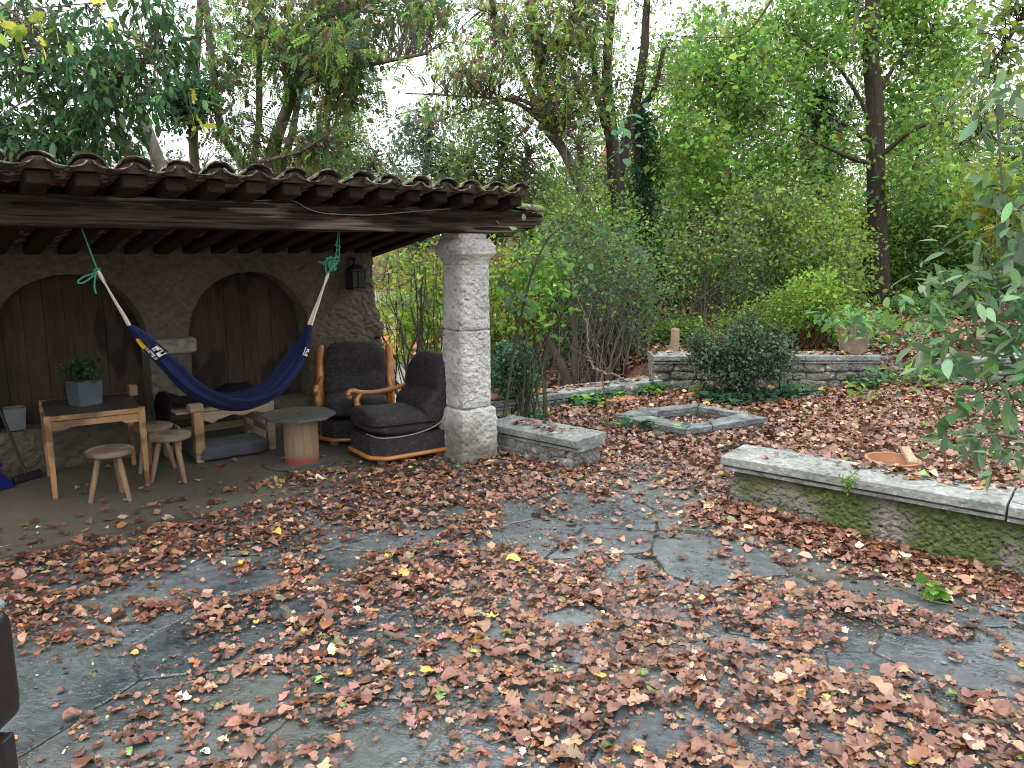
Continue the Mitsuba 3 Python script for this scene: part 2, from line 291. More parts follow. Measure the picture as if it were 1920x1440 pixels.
scene['mat_bark_dark'] = prin(mikit.proc(bark_fn((0.022, 0.018, 0.015), (0.085, 0.07, 0.058))), 0.95, 0.15, bark_b, 0.03)
scene['mat_twig'] = prin(VC, 0.9, 0.2)
scene['mat_litter'] = prin(VC, 0.36, 0.6)
scene['mat_leaf'] = {'type': 'principledthin', 'base_color': VC, 'roughness': 0.5, 'diff_trans': 1.3, 'eta': 1.4}
scene['mat_leaf_gloss'] = {'type': 'principledthin', 'base_color': VC, 'roughness': 0.36, 'diff_trans': 0.5, 'eta': 1.5}
scene['mat_white_wall'] = prin((0.72, 0.72, 0.71), 0.9)
scene['mat_orange_tile'] = prin(mikit.proc(lambda p, n, uv: mix((0.46, 0.15, 0.07), (0.62, 0.27, 0.15), noise(p.x * 4, p.y * 4, p.z * 4))), 0.85)
scene['mat_pane'] = prin((0.03, 0.035, 0.04), 0.1, 0.5)
scene['mat_moss'] = prin(VC, 0.95, 0.1)
scene['mat_water'] = {'type': 'dielectric', 'int_ior': 1.33}

# ------------------------------------------------------------------ ground
MF = np.array([5.13, 3.57]); MD = np.array([.41, -1.92]); MD /= np.linalg.norm(MD); MN = np.array([-MD[1], MD[0]])   # front line of the mossy wall
def mw(s_, n_): return MF + MD * s_ + MN * n_
def pz(x, y):
    """the slight fall of the terrace"""
    return -.10 * sst(3.7, 1.5, np.asarray(y, float)) * sst(3.2, 5.2, np.asarray(x, float))
WA, WB = np.array([8.75, 7.35]), np.array([11.35, 5.25])          # the low wall across the far end of the yard
WN = np.array([WB[1] - WA[1], WA[0] - WB[0]]) * -1.0; WN /= np.linalg.norm(WN)
def gz(x, y):
    """height of the ground"""
    p = np.stack([np.asarray(x, float), np.asarray(y, float)], -1)
    s = (p - WA) @ WN; r = p @ RT[:2]; d = p @ FH[:2]
    rise = np.where(s > 0, 0.40 * sst(0.08, 0.34, s), 0) + 0.045 * np.maximum(s - 0.4, 0) + 0.012 * np.maximum(s - 0.4, 0) ** 1.5
    gap = 0.40 * sst(-0.7, 1.4, s) + 0.045 * np.maximum(s - 0.4, 0) + 0.012 * np.maximum(s - 0.4, 0) ** 1.5
    g = sst(4.75, 5.0, r) * (1 - sst(5.9, 6.2, r))
    up = (rise * (1 - g) + gap * g) * sst(1.2, 2.4, r + 0.15 * s)
    up = np.minimum(up, 3.5)
    down = -0.26 * np.maximum(p[..., 1] - 8.9, 0) * (1 - sst(1.2, 2.6, r + 0.15 * s))
    low = -0.5 * sst(7.45, 8.2, p[..., 1]) * sst(4.7, 5.2, p[..., 0]) * (1 - sst(8.4, 9.0, p[..., 0]))
    back = 0.10 * sst(.15, .40, (p - MF) @ MN) * sst(-.3, .4, (p - MF) @ MD)
    return pz(p[..., 0], p[..., 1]) * (p[..., 0] < 5.75) + up + np.maximum(down, -5.0) + low + back + 0.02 * (meshkit.noise(np.stack([p[..., 0] * 1.5, p[..., 1] * 1.5, p[..., 0] * 0], -1)) - 0.5) * sst(5.9, 6.6, p[..., 0])
ax = np.unique(np.concatenate([np.linspace(-400, -40, 10), np.linspace(-40, -4, 25), np.arange(-4, 22, 0.16), np.linspace(22, 60, 40), np.linspace(60, 400, 10)]))
gx, gy = np.meshgrid(ax, ax, indexing='ij')
gzz = gz(gx, gy) - 0.045
i = np.arange(len(ax) - 1)[:, None] * len(ax) + np.arange(len(ax) - 1)[None]
quads = np.stack([i, i + len(ax), i + len(ax) + 1, i + 1], -1).reshape(-1, 4)
basin_c = np.array([7.25, 5.45])
near_basin = (np.abs(gx - basin_c[0]) < 0.75) & (np.abs(gy - basin_c[1]) < 0.75)
gzz = np.where(near_basin, -0.30, gzz)
structure('ground', 'brown earth strewn with fallen leaves beyond the paving', (np.stack([gx, gy, gzz], -1).reshape(-1, 3), quads), 'mat_earth', smooth=True)

# crazy paving of the terrace: every flag its own piece on a mortar bed
pave_area = Polygon([(-2.5, -1.0), tuple(mw(4.6, .06)), tuple(mw(.02, .06)), (5.75, 3.9), (5.85, 4.8), (5.0, 5.6), (4.9, 5.93), (-2.5, 5.93)])
from shapely import contains_xy
bq = np.arange(0, 90 * 76); bi, bj = bq // 76, bq % 76; bxx, byy = -2.6 + bi * .1, -1.1 + bj * .1
bok = (bi < 89) & (bj < 75) & contains_xy(pave_area.buffer(.06), bxx + .05, byy + .05)
bed = (np.c_[bxx, byy, pz(bxx, byy) - .0085], np.stack([bq, bq + 76, bq + 77, bq + 1], -1)[bok])
pave = structure('paving', 'dark grey terrace of irregular stone flags scattered with leaves', bed, 'mat_mortar')
r1 = np.random.default_rng(3)
seeds = np.array([(x * 0.80 + (j % 2) * 0.40 + r1.uniform(-.36, .36), y * 0.66 + r1.uniform(-.31, .31)) for x in range(-5, 10) for j, y in enumerate(range(-3, 12))])
vor = Voronoi(seeds)
for k, reg in enumerate(vor.point_region):
    vs = vor.regions[reg]
    if -1 in vs or not vs: continue
    poly = Polygon(vor.vertices[vs]).intersection(pave_area)
    if poly.is_empty or poly.area < 0.04 or poly.geom_type != 'Polygon': continue
    c = np.array(poly.centroid.coords[0])
    if c @ FH[:2] < 2.0 or abs(c @ RT[:2]) > 0.72 * (c @ FH[:2]) + 0.5: continue
    e = np.array(poly.buffer(-0.005 - r1.random() * 0.006).buffer(-0.02).buffer(0.02).exterior.coords) if poly.area > 0.08 else np.array(poly.buffer(-0.012).exterior.coords)
    if len(e) < 4: continue
    ring = Polygon(e).exterior
    n = max(20, int(ring.length / 0.035))
    q = np.array([ring.interpolate(t, normalized=True).coords[0] for t in np.arange(n) / n])
    q += (meshkit.fbm(np.c_[q * 11, q[:, :1] * 0], 3, 5)[:, None] - 0.55) * 0.045 * (q - c) / (np.linalg.norm(q - c, axis=1, keepdims=True) + 1e-9)
    h = r1.uniform(-0.007, 0.006); tilt = r1.normal(0, 0.005, 2)
    inner = c + (q - c) * (1 - 0.012 / (np.linalg.norm(q - c, axis=1, keepdims=True) + 0.02))
    z1 = h + (q - c) @ tilt + pz(q[:, 0], q[:, 1]); hc0 = h + float(pz(c[0], c[1]))
    V = np.vstack([np.c_[q, z1 - 0.035], np.c_[q, z1 - 0.006], np.c_[inner, z1], [[*c, hc0]]])
    a = np.arange(n); b = (a + 1) % n
    F = np.vstack([np.c_[a, b, b + n], np.c_[a, b + n, a + n], np.c_[a + n, b + n, b + 2 * n], np.c_[a + n, b + 2 * n, a + 2 * n], np.c_[a + 2 * n, b + 2 * n, a * 0 + 3 * n]])
    part(pave, 'stone_slab', (V, F), ('mat_slab', 'mat_slab_dark', 'mat_slab_pale')[int(r1.choice(3, p=[.45, .3, .25]))])
# the shelter's own floor, one thin worn screed with a broken front edge
xs = np.arange(-2.5, 4.2, 0.08)
edge = 5.95 + (meshkit.fbm(np.c_[xs * 2.2, xs * 0, xs * 0], 3, 4) - 0.5) * 0.14 + np.where(xs > 2.6, (xs - 2.6) * 0.05, 0)
fl = trimesh.creation.extrude_polygon(Polygon(list(zip(xs, edge)) + [(4.9, 6.25), (4.9, 8.5), (-2.5, 8.5)]), 0.055)
fl.apply_translation([0, 0, -0.030])
structure('shelter_floor', 'worn beige screed floor under the tiled shelter', fl, 'mat_floor')

# ------------------------------------------------------------------ the open shelter
sh = thing('open_shelter', 'open lean-to shelter with a heavy dark beam, clay tile roof and one pale stone column', 'shelter')
YW, XE = 8.05, 4.52                                                # face of the back wall, its free end
body = sbox(-2.2, -0.02, XE, 2.12)
def arch(cx, r, z0, zs): return sbox(cx - r, z0, cx + r, zs).union(Point(cx, zs).buffer(r, 48))
holes = arch(1.37, 0.65, 0.42, 1.17).union(arch(3.05, 0.64, 0.40, 1.17)).union(arch(-0.31, 0.65, 0.42, 1.17))
def upright(poly, y0, y1):
    m = trimesh.creation.extrude_polygon(poly, y1 - y0)
    m.apply_transform(rot(90, [1, 0, 0]))
    m.apply_translation([0, y1, 0])
    return m
front = roughen(upright(body.difference(holes), YW, YW + 0.29), 0.05, 0.016, 7, 3)
wall = part(sh, 'back_wall', front, 'mat_render', smooth=50)
part(wall, 'backing', boxat(-2.2, XE - 0.05, YW + 0.335, YW + 0.52, -0.02, 2.1), 'mat_render')
part(wall, 'side_wall', boxat(-2.45, -2.205, 6.0, YW + 0.5, -0.02, 2.1), 'mat_render')
part(wall, 'impost', roughen(boxat(1.99, 2.46, YW - 0.055, YW + 0.2, 1.015, 1.165, 0.02), 0.04, 0.012, 9, 5), 'mat_impost', smooth=50, label='pale stone ledge at the top of the pier between the arches')
r2 = np.random.default_rng(12)
for zc, x0, w, hh in [(1.80, 4.42, .20, .20), (1.62, 4.48, .18, .16), (1.44, 4.46, .22, .18), (1.26, 4.48, .26, .17), (1.09, 4.56, .28, .17), (.92, 4.55, .22, .16), (.76, 4.60, .26, .16), (.58, 4.62, .28, .18), (.38, 4.60, .26, .19), (.17, 4.58, .30, .22), (1.92, 4.45, .2, .1)]:
    m = superbox(w, .46, hh * 1.12, 7, 3); m.apply_transform(rz(r2.uniform(-9, 9))); m.apply_transform(rot(r2.uniform(-8, 8), [0, 1, 0]))
    m = roughen(move(m, x0 - .01, YW + 0.222 + r2.uniform(-.015, .015), zc), 0.035, 0.045, 7, int(zc * 100), 4)
    part(wall, 'stone', m, 'mat_render', smooth=60)
for cx, z0 in ((1.37, 0.42), (3.05, 0.40)):                        # boards that close the two niches
    bd = numbered(sh + '__boarding')
    labels[bd] = {'label': 'dark brown boards closing the %s arch' % ('table-side' if cx < 2 else 'bench-side')}
    for j in range(8):
        xa = cx - 0.68 + j * 0.17
        poly = sbox(xa + 0.002, z0, xa + 0.168, 2.0).intersection(arch(cx, 0.67, z0, 1.17))
        if poly.is_empty or poly.area < 0.01: continue
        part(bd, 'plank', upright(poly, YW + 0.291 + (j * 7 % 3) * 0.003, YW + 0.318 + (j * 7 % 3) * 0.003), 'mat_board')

# column: block, two drums, capital, bearing slab
CX, CY = 4.400, 6.035
col = numbered(sh + '__column'); labels[col] = {'label': 'pale pitted limestone column carrying the beam end'}
def prism(prof_r, n, ztop, zbot, rnd=0.0, r=45 / 2):
    a = np.arange(n) / n * 2 * np.pi
    return np.c_[np.cos(a) * prof_r, np.sin(a) * prof_r]
def stack(sections, sup, n=48):
    """a solid with superellipse sections [(z, half width, exponent)]"""
    a = np.arange(n) / n * 2 * np.pi
    V = []
    for z, h, e in sections:
        k = (np.abs(np.cos(a)) ** e + np.abs(np.sin(a)) ** e) ** (-1 / e)
        V.append(np.c_[np.cos(a) * k * h, np.sin(a) * k * h, a * 0 + z])
    V = np.vstack(V + [[[0, 0, sections[0][0]], [0, 0, sections[-1][0]]]])
    j = np.arange(n); k = (j + 1) % n; F = []
    for s in range(len(sections) - 1):
        F += [np.c_[j, k, k + n] + s * n, np.c_[j, k + n, j + n] + s * n]
    m = len(sections) * n
    F += [np.c_[k, j, j * 0 + m], np.c_[j, k, j * 0 + m + 1] + np.array([(len(sections) - 1) * n, (len(sections) - 1) * n, 0])]
    return trimesh.Trimesh(V, np.vstack(F), process=False)
def colpart(name, secs, amp=0.012, dx=0, dy=0, rr=0, lab=None):
    m = stack(secs, None); m = roughen(m, 0.021, amp, 16, len(secs) + int(secs[0][0] * 50), 5)
    m = move(m, CX + dx, CY + dy, 0, rr)
    return part(col, name, m, 'mat_lime', smooth=60, label=lab)
colpart('base_block', [(-0.03, .222, 9), (.10, .224, 9), (.42, .222, 9), (.50, .216, 7), (.512, .20, 6), (.522, .175, 6)], 0.022, 0.01, 0.005, lab='rough square block at the foot, stained and chipped')
colpart('drum', [(.524, .160, 6), (.535, .184, 6.5), (.9, .188, 6), (1.268, .184, 6), (1.279, .160, 6)], 0.013)
colpart('drum', [(1.281, .160, 5), (1.294, .185, 5), (1.6, .187, 4.2), (1.90, .186, 4)], 0.013, rr=1.5)
colpart('capital', [(1.902, .184, 4), (1.94, .192, 4.5), (1.985, .216, 6), (2.00, .228, 7), (2.075, .226, 7), (2.10, .212, 6), (2.125, .195, 6), (2.14, .19, 6)], 0.007)
colpart('bearing_slab', [(2.142, .165, 9), (2.19, .165, 9)], 0.004, -0.02, 0.0)

# beam on the column, weathered and cut to a nose at the free end
bx = np.linspace(-2.4, 5.20, 120); sect = []
Vb = []
for x in bx:
    k = np.clip((x - 4.72) / 0.48, 0, 1); z0, z1 = 2.192 + 0.10 * k ** 2.2, 2.408 - 0.02 * k
    y0, y1 = 5.835, 6.085
    ch = 0.018
    ring = [(y0 + ch, z0), (y1 - ch, z0), (y1, z0 + ch), (y1, z1 - ch), (y1 - ch, z1), (y0 + ch, z1), (y0, z1 - ch), (y0, (z0 + z1) / 2), (y0, z0 + ch)]
    Vb.append([(x, y, z) for y, z in ring])
Vb = np.array(Vb); nb = Vb.shape[1]
w = meshkit.fbm(Vb.reshape(-1, 3) * np.array([1.6, 9, 9]), 4, 3).reshape(len(bx), nb) - 0.5
Vb[..., 1] += w * 0.030; Vb[..., 2] += (meshkit.fbm(Vb.reshape(-1, 3) * np.array([1.1, 5, 5]), 3, 8).reshape(len(bx), nb) - 0.5) * 0.026
jj = np.arange(nb); kk = (jj + 1) % nb
Fb = np.vstack([np.vstack([np.c_[jj, jj + nb, kk + nb] + s * nb, np.c_[jj, kk + nb, kk] + s * nb]) for s in range(len(bx) - 1)] + [np.c_[jj[1:-1] * 0, jj[2:], jj[1:-1]][:, ::-1] + o for o in (0, (len(bx) - 1) * nb)])
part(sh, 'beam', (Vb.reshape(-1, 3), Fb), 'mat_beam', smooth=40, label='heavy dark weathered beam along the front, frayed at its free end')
cb = spline([ony(x, y, 5.80) for x, y in [(470, 376), (545, 376), (575, 390), (610, 400), (690, 403), (760, 398), (860, 390)]], 40)
# rafters and clay tiles, falling to the back
roof = numbered(sh + '__roof'); labels[roof] = {'label': 'lean-to roof of old clay half-round tiles, mossy at the open end'}
PIT = 0.271; X0 = 0.85 - 10 * PIT
def rz_top(y): return 2.528 - (y - 5.55) * 0.178
r3 = np.random.default_rng(5)
for j in range(25):
    x = X0 + j * PIT
    if x < -1.7: continue
    w = r3.uniform(.115, .15)
    a, b = (x, 5.56 + r3.uniform(0, .05), rz_top(5.56) - 0.043), (x, 8.42, rz_top(8.42) - 0.043)
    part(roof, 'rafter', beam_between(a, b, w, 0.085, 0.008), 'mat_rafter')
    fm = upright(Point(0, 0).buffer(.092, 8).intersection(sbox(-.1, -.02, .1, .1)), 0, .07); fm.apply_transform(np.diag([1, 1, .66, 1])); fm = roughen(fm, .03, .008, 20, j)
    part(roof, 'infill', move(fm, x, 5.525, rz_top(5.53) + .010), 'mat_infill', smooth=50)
def half_tile(r0, r1, L, up, th=0.012, n=13):
    """canal tile: half cone, r0 at the front; up = crown, else trough"""
    V, s = [], 1 if up else -1
    a = np.linspace(math.radians(6), math.radians(174), n)
    for t in (0, 0.5, 1):
        r = r0 + (r1 - r0) * t
        for rr in (r, r - th):
            V += [(math.cos(q) * rr, t * L, s * math.sin(q) * rr * (0.66 if up else 0.46)) for q in a]
    F = []
    for t in range(2):
        o = t * 2 * n
        for i in range(n - 1):
            F += [[o + i, o + i + 1, o + 2 * n + i + 1], [o + i, o + 2 * n + i + 1, o + 2 * n + i], [o + n + i + 1, o + n + i, o + 3 * n + i], [o + n + i + 1, o + 3 * n + i, o + 3 * n + i + 1]]
        for i in (0, n - 1):
            F += [[o + i, o + 2 * n + i, o + 3 * n + i], [o + i, o + 3 * n + i, o + n + i]]
    for i in range(n - 1):
        F += [[i, n + i, n + i + 1], [i, n + i + 1, i + 1], [4 * n + i, 4 * n + i + 1, 5 * n + i + 1], [4 * n + i, 5 * n + i + 1, 5 * n + i]]
    m = trimesh.Trimesh(V, F, process=False); trimesh.repair.fix_normals(m)
    return m
tile_n = 0
for row in range(6):
    y = 5.49 + row * 0.50
    for j in range(25):
        x = X0 + j * PIT
        if x < -1.0: continue
        for up in (0, 1):
            if x + (0 if up else PIT / 2) > 4.72: continue
            xx = x + r3.normal(0, .008) if up else x + PIT / 2 + r3.normal(0, .006)
            m = half_tile(0.108, 0.088, 0.56, up) if up else half_tile(0.118, 0.142, 0.56, up, n=9)
            m.apply_transform(rot(r3.normal(0, 1.0), [0, 1, 0]))
            m.apply_transform(rot(-math.degrees(math.atan(0.178)) + r3.normal(0, .7), [1, 0, 0])); m.apply_transform(rz(r3.normal(0, 1.6)))
            yy = y + r3.normal(0, .022) - (0.0 if up else 0.012)
            m.apply_translation([xx, yy, rz_top(yy) + (0.020 if up else 0.044) + 0.012 * (row == 0)])
            part(roof, 'tile', m, 'mat_tile', smooth=35)
for j in range(7):                                                # a few loose covers lying skew on the front edge, as the photo shows
    x = X0 + (11 + 2 * j) * PIT
mm = half_tile(0.11, 0.10, 0.5, 1); mm.apply_transform(rz(90)); mm.apply_transform(rot(4, [0, 1, 0])); mm.apply_translation([5.19, 5.88, 2.40])
part(roof, 'verge_tile', mm, 'mat_tile', smooth=35, label='mossy tile lying along the free end of the beam')
one('cable', 'thin grey wire sagging across the front of the dark beam', 'wire', tubes(cb, np.full(40, .004), 6), 'mat_twig', smooth=True, color=np.full((240, 3), .22))
# iron lantern on the end of the wall
lx, ly = 4.24, 7.93
ln = thing('wall_lantern', 'dark iron lantern hanging under the roof at the end of the back wall', 'lantern')
part(ln, 'cage', cat([boxat(lx - .085, lx + .085, ly - .085, ly + .085, 1.80, 1.82, .003), boxat(lx - .085, lx + .085, ly - .085, ly + .085, 1.595, 1.612, .003)] + [boxat(lx + a - .008, lx + a + .008, ly + b - .008, ly + b + .008, 1.613, 1.799, .002) for a in (-.075, 0, .075) for b in (-.075, 0, .075) if a or b]), 'mat_black_iron')
part(ln, 'pane', boxat(lx - .066, lx + .066, ly - .066, ly + .066, 1.613, 1.799), 'mat_pane')
cp = lathe([(0, .1), (.02, .1), (.03, .06), (.10, .0), (.0, .0)], 4); cp.apply_transform(rz(45)); cp.apply_translation([lx, ly, 1.821])
part(ln, 'cap', cp, 'mat_black_iron')
part(ln, 'bracket', cat([boxat(lx - .01, lx + .01, ly - .01, YW + .03, 1.922, 1.94, .003), boxat(lx - .03, lx + .03, YW - .015, YW + .02, 1.82, 1.96, .003)]), 'mat_black_iron')

# ------------------------------------------------------------------ furniture under the shelter
FZ = 0.026
tb = thing('table', 'small pine table with a dark worn top and two stools at its side', 'table')
M0 = dict(x=1.345, y=7.395, r=-6)
part(tb, 'top', move(bbox(.70, .80, .028, .006), z=.705, **M0), 'mat_dark_top')
for s in (-1, 1): part(tb, 'edge_strip', move(move(bbox(.66, .022, .040, .003), y=s * .41, z=.698), **M0), 'mat_pine_rail')
def apron(L):
    xs = np.linspace(-L / 2, L / 2, 40); lo = -.075 + .022 * sst(L / 2 - .10, L / 2 - .13, np.abs(xs))
    m = trimesh.creation.extrude_polygon(Polygon(list(zip(xs, lo)) + [(L / 2, 0), (-L / 2, 0)]), .02); m.apply_transform(rot(90, [1, 0, 0])); return m
part(tb, 'apron', move(move(apron(.64), y=-.385, z=.672), **M0), 'mat_pine_rail')
part(tb, 'apron', move(move(apron(.64), y=.405, z=.672), **M0), 'mat_pine_rail')
for s in (-1, 1): part(tb, 'apron', move(move(apron(.74), x=s * .335, z=.672, r=90), **M0), 'mat_pine_rail')
for sx in (-1, 1):
    for sy in (-1, 1):
        a, b = bbox(.052, .052, .01, .002), bbox(.036, .036, .01, .002)
        lg = hullm(move(a, z=.715), move(a, z=.62), move(b, z=FZ + .005))
        part(tb, 'leg', move(move(lg, x=sx * .345, y=sy * .395), **M0), 'mat_pine')
def stool(x, y, r, zs, label, tint='mat_stool_seat'):
    t = thing('stool', label, 'stool', 'round wooden three-legged stools')
    m = lathe([(0, -.022), (.165, -.022), (.175, -.014), (.177, .012), (.168, .020), (0, .022)], 40)
    part(t, 'seat', move(m, x, y, zs), tint, smooth=30)
    for k in range(3):
        a = math.radians(r + 120 * k)
        top = np.array([x + .085 * math.cos(a), y + .085 * math.sin(a), zs - .02]); bot = np.array([x + .175 * math.cos(a), y + .175 * math.sin(a), FZ])
        part(t, 'leg', tubes(np.linspace(top, bot, 4), [.021, .023, .021, .017], 10), 'mat_stool_leg', smooth=40)
stool(1.335, 6.75, -62, .43, 'round three-legged wooden stool in front of the pine table')
stool(1.865, 6.99, -72, .43, 'round three-legged wooden stool beside the right front table leg')
stool(1.84, 7.46, -30, .43, 'darker round stool half hidden behind the right front table leg')
# plant in a square grey pot on the table
pp = thing('potted_plant', 'leafy plant in a square grey-green pot standing on the table', 'potted plant')
part(pp, 'pot', move(cat([hullm(move(bbox(.19, .19, .01, .004), z=.724), move(bbox(.215, .215, .01, .004), z=.925)), ]), 1.31, 7.40, 0, 18), 'mat_planter_grey')
part(pp, 'soil', move(bbox(.19, .19, .01, .002), 1.31, 7.40, .933, 18), 'mat_earth')
cup = thing('wooden_block', 'small brown wooden box on the back right corner of the table', 'box')
scene[cup] = mikit.ply(boxat(1.70, 1.77, 7.55, 7.62, .72, .82, .006), 'mat_stool_leg')
zp = thing('zinc_planter', 'small empty grey tapered planter on the ledge left of the table', 'planter')
part(zp, 'shell', man(hullm(move(bbox(.14, .14, .01, .004), z=.43), move(bbox(.175, .175, .01, .004), z=.625))) - man(hullm(move(bbox(.12, .12, .01, .004), z=.45), move(bbox(.155, .155, .01, .004), z=.65))), 'mat_zinc')
q = scene.pop(zp + '__shell'); scene[zp] = {**q, 'to_world': T().translate([.86, 8.16, 0])}
dp = thing('dustpan', 'blue plastic dustpan lying on the floor against the back wall', 'dustpan')
part(dp, 'pan', move(hullm(move(bbox(.32, .02, .10, .006), y=.12, z=.06), move(bbox(.30, .02, .02, .006), y=-.16, z=.015)), .56, 7.74, FZ, 20), 'mat_blue_plastic')
part(dp, 'handle', tubes(np.linspace([.60, 7.86, .10], [.70, 7.98, .16], 4), np.full(4, .016), 8), 'mat_blue_plastic')
bk = thing('broom', 'thin dark broom handle leaning against the back wall beside the dustpan', 'broom')
part(bk, 'handle', tubes(np.linspace([.86, 7.80, FZ + .06], [.66, 8.02, 1.0], 4), np.full(4, .012), 8), 'mat_black_iron')
part(bk, 'head', move(bbox(.26, .05, .07, .01), .87, 7.80, FZ + .035, 30), 'mat_black_iron')

# bench knocked together from pallet wood
bn = thing('pallet_bench', 'low rustic bench of pallet planks standing under the second arch', 'bench')
bz = lambda *a: boxat(*a, 0.005)
def cutrail():
    xs = np.linspace(2.235, 2.97, 60); lo = np.full(60, .435)
    lo = np.where((xs > 2.40) & (xs < 2.95), .447 + .012 * np.sin(xs * 30), lo) - .035 * np.exp(-((xs - 2.375) / .05) ** 2)
    top = .515 + .012 * np.sin(xs * 7) + .006 * np.sin(xs * 19) - .03 * sst(2.9, 2.97, xs)
    m = trimesh.creation.extrude_polygon(Polygon(list(zip(xs, lo)) + list(zip(xs[::-1], top[::-1]))), .03)
    m.apply_transform(rot(90, [1, 0, 0])); m.apply_translation([0, 7.425, 0]); return m
part(bn, 'front_rail', cutrail(), 'mat_pallet', label='split front rail with a wavy lower edge')
for y in (7.50, 7.62, 7.74, 7.86): part(bn, 'slat', bz(2.06, 2.95, y - .05, y + .05, .505 if y > 7.55 else .507, .527), 'mat_pallet')
part(bn, 'post', bz(2.195, 2.285, 7.38, 7.46, .12, .525), 'mat_pine', label='yellowish front post with a small block on top')
part(bn, 'block', bz(2.165, 2.29, 7.37, 7.47, .528, .60), 'mat_pallet')
part(bn, 'foot', bz(2.20, 2.27, 7.39, 7.45, FZ, .118), 'mat_pallet')
for x, y in ((2.08, 7.88), (2.90, 7.90)): part(bn, 'post', bz(x - .04, x + .04, y - .04, y + .04, FZ, .504), 'mat_pallet')
part(bn, 'post', bz(2.93, 3.01, 7.45, 7.53, FZ, .62), 'mat_pallet')
for z in (.17, .31): part(bn, 'side_plank', bz(2.87, 2.89, 7.40, 7.96, z, z + .075), 'mat_pallet'); part(bn, 'side_plank', bz(2.06, 2.08, 7.42, 7.83, z, z + .09), 'mat_pallet')
for z in (.20, .36): part(bn, 'back_plank', bz(2.1, 2.9, 7.93, 7.955, z, z + .075), 'mat_pallet')
ft = superbox(.72, .42, .15, 6, 4); ft = roughen(ft, .05, .012, 9, 2)
one('foam_pad', 'dark grey worn foam pad lying on the floor under the bench', 'pad', move(ft, 2.56, 7.56, FZ + .08, -3), 'mat_foam', smooth=60)
# black fleece thrown over the bench
u, v = np.meshgrid(np.linspace(0, 1, 60), np.linspace(0, 1, 26), indexing='ij')
fx = 1.955 + u * 0.95; fy = 7.50 + v * 0.42
fz = .56 + .06 * meshkit.fbm(np.stack([fx * 5, fy * 5, fx * 0], -1), 4) + .10 * sst(.35, 0., u) + .10 * sst(.55, .8, u) * sst(.2, .7, v) 
fz = np.where(u < .10, fz - (0.10 - u) * 4.6, fz); fx = np.where(u < .10, 1.975 + meshkit.noise(np.stack([fz * 9, fy * 9, fx * 0], -1)) * .05, fx)
fx = fx + .03 * (meshkit.noise(np.stack([fx * 12, fy * 12, fz * 12], -1)) - .5)
top = np.stack([fx, fy, fz], -1).reshape(-1, 3); nn = len(top)
iq = (np.arange(59)[:, None] * 26 + np.arange(25)[None]); qf = np.stack([iq, iq + 26, iq + 27, iq + 1], -1).reshape(-1, 4)
tris = np.vstack([qf[:, [0, 1, 2]], qf[:, [0, 2, 3]]])
rim = np.concatenate([np.arange(26), np.arange(1, 60) * 26 + 25, 59 * 26 + np.arange(24, -1, -1), np.arange(58, 0, -1) * 26]); rn = np.roll(rim, -1)
fl_m = (np.vstack([top, top - [-.02, 0, .03]]), np.vstack([tris, tris[:, ::-1] + nn, np.c_[rim, rim + nn, rn + nn], np.c_[rim, rn + nn, rn]]))
one('black_throw', 'black shaggy throw heaped over the left end of the bench', 'throw', fl_m, 'mat_black_fleece', smooth=True)
# cable-drum table
sp = thing('spool_table', 'low table with a dark eight-sided top on a round wooden drum', 'table')
SX, SY = 3.0, 6.84
a8 = np.arange(8) / 8 * 2 * np.pi + math.radians(20)
top8 = Polygon(np.c_[np.cos(a8) * .345, np.sin(a8) * .345]).difference(Point(0.0, 0.0).buffer(.035)).difference(Point(-.10, .05).buffer(.018))
tm = trimesh.creation.extrude_polygon(top8, .026); tm.apply_translation([SX, SY, .475])
part(sp, 'top', tm, 'mat_spool_top')
part(sp, 'drum', move(lathe([(0, .0), (.160, .0), (.160, .43), (0, .43)], 40), SX, SY - .03, FZ + .016), 'mat_drum', smooth=30, label='pale round wooden drum with a red ring at its foot')
part(sp, 'base_disc', move(lathe([(0, 0), (.355, 0), (.36, .004), (.36, .011), (.355, .015), (0, .015)], 48), SX, SY, FZ + .0005), 'mat_spool_top', smooth=30)

